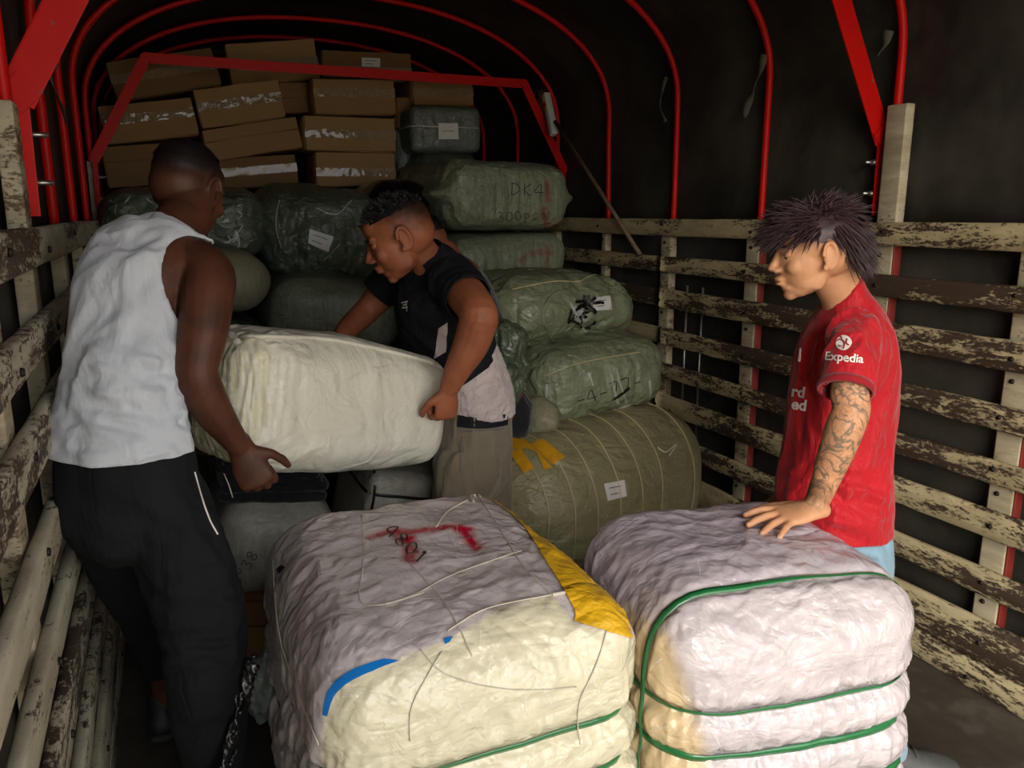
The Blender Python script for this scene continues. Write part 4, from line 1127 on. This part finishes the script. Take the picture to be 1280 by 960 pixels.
# vest
bm = bmesh.new()
loft(bm, [sec(155, 566, 1.853, 86, 0.131), sec(155, 552, 1.853, 84, 0.126), sec(155, 515, 1.862, 80, 0.113), sec(156, 465, 1.870, 73, 0.104), sec(160, 410, 1.914, 67, 0.104), sec(172, 352, 1.958, 73, 0.106), sec(190, 318, 1.988, 72, 0.083), sec(207, 299, 2.010, 46, 0.068)], RT, 5, 32)
ell(bm, shl, (.060, .060, .066))
loft(bm, [(P(200, 312, 1.99), .050, .030), (P(232, 305, 1.98), .045, .022), (P(256, 308, 1.96), .035, .016)], FW, 4)
b = fuse(bm, .0065, 4)
fold(b, [(UP*.9+RT*.25, 13, 2.2, .012, P(150, 380, 1.827), .28), (UP+RT*.5, 22, 3.5, .006, P(175, 330, 1.827), .2), (RT*.9-UP*.35, 24, 4, .010, P(185, 500, 1.740), .14), (RT*.95-UP*.1, 30, 4, .008, P(150, 540, 1.740), .2), (UP, 9, 2, .008, None, 1)])
cut_plane(b, P(155, 560, 1.853), -UP-RT*.03, .4)
cut_ball(b, P(263, 356, 1.905), .115, (UP, 1.05))
cut_ball(b, P(247, 262, 2.053), 0.0641)
cut_ball(b, P(122, 338, 2.149), 0.0757)
vest = garment('vest', b, M['tank'], m1, .006)
# black trousers with a white side piping
bm = legs_cloth([sec(155, 548, 1.853, 80, 0.117), sec(160, 600, 1.853, 82, 0.126), sec(165, 645, 1.853, 80, 0.126)],
    [[sec(195, 620, 1.827, 56, 0.104), sec(232, 700, 1.783, 56, 0.090), sec(252, 780, 1.740, 52, 0.081), sec(258, 860, 1.723, 46, 0.077), (V((.022, 1.87, .21)), .076, .08), (V((.022, 1.87, .10)), .073, .08)],
     [sec(128, 610, 1.914, 46, 0.099), sec(150, 680, 2.05, 44, 0.095), sec(178, 750, 2.2, 34, 0.085), sec(200, 810, 2.36, 27, 0.068), sec(209, 838, 2.41, 24, 0.06)]])
b = fuse(bm, .0075, 4)
fold(b, [(RT*.8-UP*.5, 14, 3, .010, P(190, 640, 1.740), .2), (RT, 22, 4, .010, P(250, 800, 1.653), .2), (UP, 10, 2.5, .008, None, 1)])
cut_plane(b, P(208, 838, 2.41), -UP, .12)
tr_ = garment('trousers', b, M['black_pants'], m1, .005)
t_ = bvh(tr_)
cord_px(tr_, t_, [(243, 590), (252, 622), (262, 650), (272, 668)], .004, M['print'], 'piping', off=.001)
mk('ankle_sock', (lambda bb: (limb(bb, [(P(207, 893, 2.43)+V((0, 0, -.03)), .042), (P(206, 880, 2.43), .042)]), bb)[1])(bmesh.new()), M['black_fold'], parent=m1)
fa = P(207, 892, 2.43)
shoe('shoe', V((fa.x-.01, fa.y-.05, 0)), V((fa.x+.0, fa.y+.24, 0)), M['shoe2'], m1, .052)
shoe('shoe', V((.015, 1.81, 0)), V((.07, 2.08, 0)), M['shoe2'], m1, .052)

# ---- the man in the black shirt
m2 = empty('person', P(590, 700, 2.62), 'person in a black short-sleeved shirt and dusty khaki trousers, head bowed, holding the bale\'s end', 'person')
m2.location.z = 0; ORG[m2.name] = V(m2.location)
bm = bmesh.new()
loft(bm, [sec(592, 560, 2.58, 40, .13), sec(592, 510, 2.56, 40, .12), sec(576, 460, 2.55, 44, .12), sec(556, 410, 2.56, 48, .14), sec(546, 365, 2.52, 46, .16), sec(542, 338, 2.5, 32, .10), sec(530, 318, 2.48, 20, .055), sec(520, 300, 2.46, 20, .055)], RT, 5, 28)
hc2 = P(499, 297, 2.46); hw2, hR2 = head(bm, hc2, -RT*.88-UP*.42-FW*.12, UP, 1.12)
s2_ = P(566, 350, 2.34); ell(bm, s2_, (.065, .065, .06))
limb(bm, [(s2_, .062), (P(582, 368, 2.24), .060), (P(598, 392, 2.12), .056), (P(596, 408, 2.12), .055), (P(588, 432, 2.14), .052), (P(572, 462, 2.17), .040), (P(562, 484, 2.19), .031)])
hand(bm, P(561, 486, 2.19), -UP*.93-RT*.12+FW*.1, -FW*.75+RT*.6, curl=(62, 80, 55), spread=2, s=1.0, thumb_side=-RT, thumb_curl=48)
s2f = P(492, 352, 2.72)
limb(bm, [(s2f, .058), (P(474, 372, 2.76), .052), (P(455, 392, 2.76), .045), (P(438, 408, 2.70), .040), (P(424, 425, 2.62), .030)])
hand(bm, P(424, 426, 2.61), -RT*.5-FW*.7-UP*.2, UP, curl=(15, 25, 20), spread=6, thumb_side=RT)
for sx_, y_ in ((-18, 2.46), (16, 2.66)):
    limb(bm, [(P(592+sx_*.8, 575, y_*.5+1.28), .055), (P(590+sx_, 690, y_), .045), (V((P(590+sx_, 690, y_).x, y_, .09)), .04)])
hup2 = hR2 @ V((0, 0, 1)); hfw2 = hR2 @ V((0, 1, 0))
def st2(p):
    l = hR2.transposed() @ (p-hc2)/1.12
    if l.length < .16:
        t = max(0, min(1, (l.z - .018 - max(0, l.y-.0)*.9 + max(0, -l.y)*.45 + .01*noise.noise(p*50))/.06)); 
        if l.z < -.045: t = 0
        return (*HAIRC[:3], t*.9)
    return (0, 0, 0, 0)
skin_body(bm, M['skin2'], m2, stain=st2)
face_parts(m2, hw2, hR2, 1.12, M['hair'], M['skin2'])
def tufts(w, Rm, cnt, ln, seed, mat, parent, lean, region, r=.0028, base=None):
    rr = random.Random(seed); bm = bmesh.new()
    k = 0
    while k < cnt:
        u = V((rr.gauss(0, 1), rr.gauss(0, 1), rr.gauss(0, 1))).normalized()
        if not region(u): continue
        k += 1
        root = V((u.x*.073, -.012+u.y*.094, .032+u.z*.079)); L = ln*(.6+.7*rr.random())
        dr = (u*.45 + V(lean(u)) + V((rr.gauss(0, .36), rr.gauss(0, .36), rr.gauss(0, .36)))).normalized(); pts = []
        for q in range(5):
            t = q/4; pts.append(w(*(root + dr*L*t + V(lean(u))*L*.6*t*t - u*.004*(1-t))))
        add_tube(bm, pts, [r, r*1.25, r*1.05, r*.7, r*.15], 4, caps=False)
    return mk('hair', bm, mat, parent=parent)
def capped(w, Rm, s, mat, parent, grow, plane, pn, amp=.003):
    bm = bmesh.new(); ell(bm, w(0, -.012, .033), (.074*s*grow, .095*s*grow, .081*s*grow), Rm, 56, 36)
    for v in bm.verts: v.co += (v.co-w(0, 0, 0)).normalized()*amp*(noise.noise(v.co*90)+noise.noise(v.co*30))
    cut_plane(bm, w(*plane), -(Rm @ V(pn)), 1); return bm
hb = capped(hw2, hR2, 1.12, M['hair'], m2, 1.04, (0, .07, .062), (0, .05, 1.0))
hr2 = mk('scalp_hair', hb, M['hair'], parent=m2)
tufts(hw2, hR2, 900, .016, 5, M['hair'], hr2, lambda u: (0, .25, .1), lambda u: u.z > .42 and u.y < .97, .0020)
# white undershirt then the black shirt over it
bm = bmesh.new()
loft(bm, [sec(596, 522, 2.57, 47, .150), sec(595, 500, 2.56, 48, .145), sec(580, 462, 2.55, 50, .14), sec(560, 425, 2.54, 54, .15), sec(552, 400, 2.56, 53, .15)], RT, 5, 28)
b = fuse(bm, .0065, 3)
fold(b, [(RT*.9+UP*.5, 34, 4, .012, P(600, 485, 2.5), .18), (RT, 30, 5, .006, P(600, 510, 2.5), .15)])
cut_plane(b, P(597, 515, 2.57), -UP-RT*.02, .3)
und = garment('undershirt', b, M['under'], m2)
bm = bmesh.new()
loft(bm, [sec(592, 494, 2.56, 42, .155), sec(576, 470, 2.55, 50, .155), sec(562, 430, 2.54, 58, .16), sec(551, 385, 2.54, 57, .185), sec(546, 352, 2.52, 52, .18), sec(541, 330, 2.50, 34, .10), sec(536, 320, 2.49, 24, .07)], RT, 5, 30)
ell(bm, s2_, (.078, .078, .070)); limb(bm, [(s2_, .076), (P(578, 363, 2.27), .074), (P(591, 380, 2.18), .070)])
limb(bm, [(s2f, .068), (P(478, 362, 2.75), .066), (P(466, 374, 2.77), .062)])
b = fuse(bm, .0065, 4)
fold(b, [(RT*.6-UP*.8, 16, 3, .010, P(545, 400, 2.4), .25), (RT*.9+UP*.4, 24, 4, .008, P(575, 460, 2.4), .16), (UP+RT*.6, 26, 4, .006, P(560, 350, 2.3), .12)])
cut_plane(b, P(584, 374, 2.22), (P(598, 392, 2.12)-s2_).normalized(), .105)
cut_plane(b, P(472, 368, 2.76), (P(455, 392, 2.76)-s2f).normalized(), .08)
cut_plane(b, P(586, 470, 2.5), (-UP*.9+RT*.55).normalized(), .3)
cut_plane(b, P(529, 314, 2.485), (P(520, 300, 2.46)-P(530, 318, 2.48)).normalized(), .13)
shirt = garment('shirt', b, M['black_shirt'], m2, .005)
t_ = bvh(shirt)
bm = bmesh.new()
for st in ([(503, 379), (511, 377)], [(505, 382), (510, 380)], [(504, 385), (511, 384)], [(509, 377), (510, 389)]):
    b2 = ribbon_pts([hit_px(t_, *q) for q in crm(st, 3)], .004, .004); me = bpy.data.meshes.new('t'); b2.to_mesh(me); b2.free(); bm.from_mesh(me)
mk('chest_emblem', bm, M['print'], parent=shirt)
patch_px(shirt, t_, [(548, 410), (543, 448)], [(559, 402), (558, 440)], M['under'], 'white_side_panel', nu=8, nv=4, off=.004)
# dusty trousers
xa = P(572, 690, 2.46); xb = P(606, 690, 2.66)
bm = legs_cloth([sec(594, 512, 2.56, 47, .145), sec(592, 545, 2.57, 48, .15), sec(590, 590, 2.57, 46, .15)],
    [[sec(574, 580, 2.50, 32, .10), sec(572, 640, 2.47, 30, .09), (V((xa.x, 2.46, .45)), .08, .09), (V((xa.x, 2.46, .12)), .075, .08)],
     [sec(606, 580, 2.65, 32, .10), sec(608, 640, 2.66, 30, .09), (V((xb.x, 2.66, .45)), .08, .09), (V((xb.x, 2.66, .12)), .075, .08)]])
b = fuse(bm, .0075, 3)
fold(b, [(UP, 16, 3, .010, None, 1), (RT*.6-UP, 26, 4, .008, P(590, 580, 2.5), .15)])
pants = garment('trousers', b, M['khaki'], m2)
t_ = bvh(pants)
strip_px(pants, t_, [(572, 526), (590, 528), (612, 528), (634, 524)], .040, M['black_shirt'], 'belt', off=.003, sub=5, sm=2)
cord_px(pants, t_, [(575, 540), (590, 539), (615, 537), (630, 536)], .004, M['ink_g'], 'seam', off=0)
cord_px(pants, t_, [(577, 545), (576, 570), (575, 590)], .004, M['ink_g'], 'seam', off=0)
for x_, y_ in ((xa.x, 2.46), (xb.x, 2.66)):
    shoe('shoe', V((x_+.06, y_-.02, 0)), V((x_-.20, y_-.06, 0)), M['shoe2'], m2)

# ---- the youth in the red football shirt
m3 = empty('person', P(1070, 700, 1.62), 'person in a red football shirt with tattooed arm, one hand spread on the strapped bale', 'person')
m3.location.z = 0; ORG[m3.name] = V(m3.location)
bm = bmesh.new()
loft(bm, [sec(1062, 690, 1.66, 36, .10), sec(1058, 630, 1.67, 44, .10), sec(1054, 560, 1.68, 48, .11), sec(1056, 500, 1.68, 50, .12), sec(1060, 440, 1.68, 46, .15), sec(1062, 402, 1.68, 36, .14), sec(1054, 376, 1.68, 26, .058), sec(1046, 352, 1.68, 28, .056), sec(1036, 330, 1.68, 28, .052)], RT, 5, 28)
hc3 = P(1017, 316, 1.68); S3 = 1.10
hw3, hR3 = head(bm, hc3, -RT*.96-UP*.16+FW*.02, UP, S3)
s3_ = P(1066, 418, 1.52); ell(bm, s3_, (.048, .048, .05))
hs3 = hit_px(trB, 1016, 660)[0]; ht3 = hit_px(trB, 958, 660)[0]
el3 = P(1064, 512, 1.43); wr3 = P(1020, 640, (hs3.y+.02)) if False else hs3 + UP*.048
limb(bm, [(s3_, .046), (P(1066, 455, 1.47), .046), (P(1062, 490, 1.44), .046), (el3, .045), (P(1056, 535, 1.43), .046), (P(1045, 565, 1.44), .043), (P(1030, 605, 1.455), .034), (wr3+UP*.004, .028)])
tips3 = hand(bm, wr3, ht3+UP*.022-wr3, UP+RT*.1-FW*.15, curl=[(-4, 14, 12), (-4, 14, 12), (-2, 16, 12), (0, 18, 14)], spread=14, s=1.03, thumb_side=FW, thumb_curl=5, fan=-10)
s3f = P(1052, 420, 1.86)
limb(bm, [(s3f, .052), (P(1040, 500, 1.93), .044), (P(1010, 570, 1.90), .038), (P(990, 615, 1.84), .027)])
hand(bm, P(989, 617, 1.84), -RT*.6-UP*.6, UP*.5-FW*.2, curl=(20, 30, 20), spread=6, thumb_side=-FW)
for pl in ([(P(1062, 700, 1.62), .05), (V((1.72, 1.48, .45)), .055), (V((1.70, 1.36, .10)), .036)], [(P(1062, 700, 1.72), .05), (V((1.75, 1.75, .45)), .055), (V((1.74, 1.74, .10)), .036)]):
    limb(bm, pl)
hup3 = hR3 @ V((0, 0, 1)); hfw3 = hR3 @ V((0, 1, 0)); H3C = srgb('6b5850')
def st3(p):
    l = hR3.transposed() @ (p-hc3)/S3
    if l.length < .16 and l.y < .045 and l.z > -.02:
        t = max(0, min(1, (l.z - .022)/.02)); return (*H3C[:3], t*.75)
    return (0, 0, 0, 0)
ax_ = (wr3-s3_)
def tat3(p):
    if (p-hc3).length < .22: return 0.0
    if p.z < wr3.z - .004: return 0.0
    k = min(1, max(0, (p.z-wr3.z)/.03))
    q = min((p-(s3_+(el3-s3_)*t)).length for t in (0, .25, .5, .75, 1)); q2 = min((p-(el3+(wr3-el3)*t)).length for t in (.1, .3, .5, .7, .9))
    return k if min(q, q2) < .085 else 0.0
skin_body(bm, M['skin3'], m3, stain=st3, tattoo=tat3)
face_parts(m3, hw3, hR3, S3, M['hair3'], M['skin3'])
bm = bmesh.new()
for c_, d_, n_ in tips3:
    nn = n_ ; nn = (nn - d_*nn.dot(d_)).normalized(); ell(bm, c_ - d_*.004 + nn*.0052, (.0052, .0065, .0016), Matrix((d_.cross(nn), d_, nn)).transposed(), 10, 6)
fn_ = mk('fingernails', bm, M['nail'], parent=m3); fn_['kind'] = 'stuff'
hb = capped(hw3, hR3, S3, M['hair3'], m3, 1.06, (0, .05, .048), (0, -.42, 1.0), .006)
ell(hb, hw3(0, -.080, .0), (.052*S3, .022*S3, .045*S3), hR3)
hr3 = mk('scalp_hair', hb, M['hair3'], parent=m3)
def lean3(u): return (u.x*.1, (1.0 if u.y > .1 else -.6)*(.9 if u.z > .5 else .6), (-.1 if u.z > .7 else -.45) if u.y > .1 else (-.25 if u.z > .7 else -1.2))
tufts(hw3, hR3, 3200, .043, 7, M['hair3'], hr3, lean3, lambda u: (u.z > .27 and u.y < .9) or (u.y < -.42 and u.z > -.45) or (u.y > .55 and u.z > .28), .0024)
tufts(hw3, hR3, 260, .026, 8, M['hair3'], hr3, lambda u: (u.x*.2, .2*u.y, .25), lambda u: u.z > .6, .0022)
# red shirt
bm = bmesh.new()
loft(bm, [sec(1062, 690, 1.66, 54, .15), sec(1052, 665, 1.66, 60, .15), sec(1044, 630, 1.66, 70, .145), sec(1042, 600, 1.67, 71, .14), sec(1046, 560, 1.68, 66, .135), sec(1052, 500, 1.68, 66, .14), sec(1056, 450, 1.68, 60, .165), sec(1060, 414, 1.68, 50, .165), sec(1060, 390, 1.68, 38, .12), sec(1057, 372, 1.68, 28, .075), sec(1053, 358, 1.68, 25, .064)], RT, 5, 30)
ell(bm, s3_, (.068, .068, .068)); limb(bm, [(s3_, .066), (P(1064, 450, 1.475), .067), (P(1058, 485, 1.45), .064), (P(1057, 496, 1.445), .064)])
ell(bm, s3f, (.066, .066, .066)); limb(bm, [(s3f, .064), (P(1044, 480, 1.91), .064)])
b = fuse(bm, .0065, 4)
fold(b, [(UP*.9+RT*.6, 24, 3, .010, P(1070, 400, 1.5), .15), (UP+RT*.15, 15, 2, .015, P(1092, 540, 1.5), .28), (UP*.9-RT*.3, 20, 3, .012, P(1000, 480, 1.6), .2), (RT-UP*.45, 22, 4, .020, P(1060, 640, 1.5), .18), (RT*.9+UP*.5, 22, 4, .016, P(985, 610, 1.6), .12), (UP*.8-RT*.6, 18, 3, .010, P(1040, 570, 1.55), .15)])
cut_plane(b, P(1056, 489, 1.445), (el3-s3_).normalized()*.98-RT*.1, .085)
cut_plane(b, P(1044, 478, 1.91), (P(1040, 500, 1.93)-s3f).normalized(), .08)
cut_plane(b, P(1064, 656, 1.66), -UP, .3)
cut_ball(b, P(1036, 350, 1.68), .070)
jersey = garment('shirt', b, M['jersey'], m3, .005)
t_ = bvh(jersey)
# ribbed cuff and collar
def ring(c, d, rad, w, mat, name, parent, k=40):
    d = d.normalized(); a = d.orthogonal().normalized(); bb = d.cross(a); bm = bmesh.new(); rows = []
    for i in range(k):
        t = 2*math.pi*i/k; rr_ = rad*(1+.02*(i % 2)); v_ = a*math.cos(t)+bb*math.sin(t)
        rows.append([bm.verts.new(c+v_*rr_-d*w/2), bm.verts.new(c+v_*(rr_+.003)), bm.verts.new(c+v_*rr_+d*w/2), bm.verts.new(c+v_*(rr_-.005)+d*w/2), bm.verts.new(c+v_*(rr_-.005)-d*w/2)])
    for i in range(k):
        x0, x1 = rows[i], rows[(i+1) % k]
        for q in range(5): bm.faces.new((x0[q], x0[(q+1) % 5], x1[(q+1) % 5], x1[q]))
    return mk(name, bm, mat, parent=parent)
ring(P(1057, 485, 1.447), (el3-s3_)*1.0-RT*.02, .0655, .020, M['jersey_rib'], 'cuff', jersey)
def text_mesh(txt, bold=.02):
    cu = bpy.data.curves.new('t', 'FONT'); cu.body = txt; cu.size = 1.0; cu.offset = bold; cu.resolution_u = 4; cu.align_x = 'CENTER'
    o = bpy.data.objects.new('t', cu); C.objects.link(o); dg = bpy.context.evaluated_depsgraph_get()
    me = bpy.data.meshes.new_from_object(o.evaluated_get(dg)); C.objects.unlink(o); bpy.data.objects.remove(o)
    b = bmesh.new(); b.from_mesh(me); bpy.data.meshes.remove(me)
    bmesh.ops.triangulate(b, faces=b.faces[:]); bmesh.ops.subdivide_edges(b, edges=[e for e in b.edges if e.calc_length() > .12], cuts=1)
    return b
def print_px(b, tr, x, y, size, ang, parent, name, mat, off=.003, sxx=1.0):
    c_, s_ = math.cos(math.radians(ang)), math.sin(math.radians(ang))
    for v in b.verts:
        u, w_2 = v.co.x*size*sxx, -v.co.y*size; c, n_ = hit_px(tr, x+u*c_-w_2*s_, y+u*s_+w_2*c_); v.co = c+n_*off
    return mk(name, b, mat, parent=parent)
print_px(text_mesh('Expedia'), t_, 1055, 452, 15, 5, jersey, 'sleeve_lettering', M['print'])
b = bmesh.new(); bmesh.ops.create_circle(b, cap_ends=True, segments=28, radius=1.0); bmesh.ops.triangulate(b, faces=b.faces[:]); bmesh.ops.subdivide_edges(b, edges=b.edges[:], cuts=2)
emb = print_px(b, t_, 1055, 429, 9.5, 0, jersey, 'sleeve_emblem', M['print'])
bm = bmesh.new()
for st in ([(1047, 427), (1052, 425), (1056, 430), (1054, 437)], [(1059, 424), (1058, 430), (1062, 433)], [(1051, 421), (1054, 424)], [(1049, 433), (1052, 434)]):
    b2 = ribbon_pts([hit_px(t_, *q) for q in crm(st, 3)], .0035, .0045); me = bpy.data.meshes.new('t'); b2.to_mesh(me); b2.free(); bm.from_mesh(me)
mk('emblem_lines', bm, M['jersey_rib'], parent=emb)
print_px(text_mesh('rd', .03), t_, 998, 496, 19, 8, jersey, 'chest_lettering', M['print'])
print_px(text_mesh('ed', .03), t_, 999, 512, 19, 8, jersey, 'chest_lettering', M['print'])
cord_px(jersey, t_, [(1001, 436), (1000, 445), (999, 452)], .010, M['print'], 'chest_crest', off=0)
# jeans
bm = legs_cloth([sec(1062, 672, 1.66, 47, .13), sec(1062, 700, 1.66, 48, .135), sec(1060, 730, 1.66, 48, .135)],
    [[(P(1062, 720, 1.58), .10, .09), (V((1.72, 1.50, .45)), .075, .08), (V((1.70, 1.37, .12)), .062, .065)], [(P(1062, 720, 1.76), .10, .09), (V((1.75, 1.76, .45)), .075, .08), (V((1.74, 1.74, .12)), .062, .065)]])
b = fuse(bm, .0075, 3); fold(b, [(UP, 14, 3, .008, None, 1)])
jn = garment('jeans', b, M['jeans'], m3)
t_ = bvh(jn); cord_px(jn, t_, [(1072, 688), (1070, 700), (1072, 712)], .003, M['navy'], 'seam', off=0)
sh3 = PZ(1166, 952, .03)
shoe('shoe', V((1.72, 1.43, 0)), V((sh3.x+.05, sh3.y-.05, 0)), M['shoe'], m3, .05)
shoe('shoe', V((1.76, 1.78, 0)), V((1.60, 1.62, 0)), M['shoe'], m3, .05)

# ---- a fourth worker, almost hidden behind the man in black
m4 = empty('person', P(605, 600, 3.02), 'person in dark plum clothing bending almost hidden behind the man in the black shirt', 'person')
m4.location.z = 0; ORG[m4.name] = V(m4.location)
bm = bmesh.new()
loft(bm, [sec(618, 540, 3.05, 26, .11), sec(612, 470, 3.04, 26, .11), sec(598, 400, 3.03, 28, .12), sec(582, 352, 3.03, 24, .12), sec(566, 328, 3.03, 16, .05), sec(556, 312, 3.03, 15, .05)], RT, 4, 24)
hc4 = P(528, 306, 3.05); hw4, hR4 = head(bm, hc4, -RT*.8-UP*.6+FW*.1, UP, 1.02)
limb(bm, [(P(592, 362, 2.93), .045), (P(604, 380, 2.91), .042), (P(620, 430, 2.90), .036), (P(636, 470, 2.90), .033), (P(647, 502, 2.90), .027)])
hand(bm, P(648, 503, 2.90), -UP+RT*.05, RT*.6-FW*.5, curl=(25, 35, 25), spread=4, thumb_side=-RT)
for sx_, y_ in ((-6, 2.99), (8, 3.12)):
    limb(bm, [(P(618+sx_, 560, y_), .07), (V((P(618, 620, y_).x, y_, .45)), .05), (V((P(618, 620, y_).x, y_, .09)), .035)])
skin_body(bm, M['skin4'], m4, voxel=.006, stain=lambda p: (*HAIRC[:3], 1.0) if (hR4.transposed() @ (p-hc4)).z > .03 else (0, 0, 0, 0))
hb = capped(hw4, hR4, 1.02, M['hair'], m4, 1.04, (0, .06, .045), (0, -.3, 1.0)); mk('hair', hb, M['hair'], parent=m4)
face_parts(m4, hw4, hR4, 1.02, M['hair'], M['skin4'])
bm = bmesh.new()
loft(bm, [sec(616, 520, 3.05, 29, .13), sec(610, 460, 3.04, 29, .13), sec(598, 400, 3.03, 31, .14), sec(583, 356, 3.03, 27, .135), sec(574, 340, 3.03, 18, .08)], RT, 4, 24)
limb(bm, [(P(588, 355, 2.95), .060), (P(597, 366, 2.92), .054)])
b = fuse(bm, .008, 3); cut_plane(b, P(595, 364, 2.925), (RT*.5-UP*.8).normalized(), .07)
garment('shirt', b, M['maroon'], m4)
x4 = P(618, 620, 3.05).x
bm = legs_cloth([sec(618, 520, 3.05, 28, .13), sec(618, 560, 3.05, 28, .13)], [[(V((x4, 2.99, .7)), .085, .08), (V((x4-.02, 2.97, .12)), .07, .07)], [(V((x4+.02, 3.12, .7)), .085, .08), (V((x4+.02, 3.13, .12)), .07, .07)]])
garment('trousers', fuse(bm, .009, 3), M['black_fold'], m4)
shoe('shoe', V((x4+.03, 2.96, 0)), V((x4-.2, 2.9, 0)), M['shoe2'], m4); shoe('shoe', V((x4+.05, 3.12, 0)), V((x4-.18, 3.09, 0)), M['shoe2'], m4)

# ------------------------------------------------------------------ small things
o, cen, R, hf = bale_px('sack', 'crumpled empty dark green sack hanging at the back of the man in black', (614, 505), (652, 505), (610, 408), 2.84, .12, 'green_d', n=40, r=.035, bulge=.01, wr=.022, freq=9, seed=95, warp=.02, gather=.02, cat='sack', pinch=[(2, -.2, .12, .03)])
# broom leaning on the side slats
b0 = PX(800, 318, XR-.02); b1 = PX(694, 152, XR-.08)
br_ = empty('broom', b0, 'wooden broom with tan bristles and white block leaning against the dark tarpaulin', 'broom')
dirb = (b1-b0).normalized()
mk('handle', tube([b0, b0.lerp(b1, .5)+V((0, 0, .004)), b1], .012, 10), M['wood'], parent=br_)
hd0 = PX(691, 160, XR-.085); hd1 = PX(684, 126, XR-.085); dd = (hd1-hd0).normalized(); sd_ = dd.cross(V((1, 0, 0))).normalized()
Rb = Matrix((dd, sd_, dd.cross(sd_))).transposed(); Lh = (hd1-hd0).length
mk('block', bx((hd0+hd1)/2, (Lh*1.5, .05, .045), Rb, .012), M['paper'], parent=br_, label='white block with a small red sticker')
mk('sticker', bx((hd0+hd1)/2+dd*Lh*.35+V((-.025, 0, 0)), (.03, .025, .006), Rb, .001), M['red'], parent=br_)
bm = bmesh.new(); rr = random.Random(2)
for k in range(140):
    a = rr.uniform(-.5, .75); p0 = (hd0+hd1)/2 + dd*Lh*a + sd_*rr.uniform(-.01, .02); 
    tip = PX(676+rr.uniform(-5, 3), 112+rr.uniform(-3, 26), XR-.07-rr.uniform(0, .05))
    add_tube(bm, [p0, p0.lerp(tip, .5)+V((rr.uniform(-.005, .005),)*3), tip], .002, 3, caps=False)
bb = mk('bristles', bm, M['bristle'], parent=br_); bb['kind'] = 'stuff'
# twisted black film hanging beside the trousers
pts0 = [P(318, 822, 1.66), P(310, 850, 1.66), P(300, 885, 1.66), P(290, 925, 1.66), P(278, 965, 1.66), P(268, 1000, 1.66)]
bm = bmesh.new()
for k in range(7):
    rr = random.Random(k+3); ph = rr.uniform(0, 6.28); q = []
    cc = crm([tuple(p) for p in pts0], 8)
    for i, c_ in enumerate(cc):
        a = ph+i*.33; q.append(V(c_) + (RT*math.cos(a)+FW*math.sin(a))*(.012+.006*math.sin(i*.9+k)))
    add_tube(bm, q, [.004+.002*math.sin(i*1.3+k) for i in range(len(q))], 5)
tw = mk('film_rope', fuse(bm, .004, 1), M['blk_film'], label='twisted black plastic film rope hanging beside the black trousers', cat='plastic film')
o = bale('plastic_bag', 'limp grey plastic bag stuck at the side of the spray-marked bale', P(334, 850, 1.86), (.05, .05, .15), rotm(0, 14, 0), M['greydk'], n=24, r=.02, wr=.012, freq=18, seed=97, warp=.01, cat='bag')
cord_px(oC, trC, [(290, 420), (294, 424), (298, 430)], .02, M['film'], 'film_crease_glint', off=.004, sub=3)
mk('loose_cord', tube([P(280, 592, 1.99), P(286, 606, 1.985), P(291, 622, 1.985)], .0015, 6), M['cord'], parent=oC)
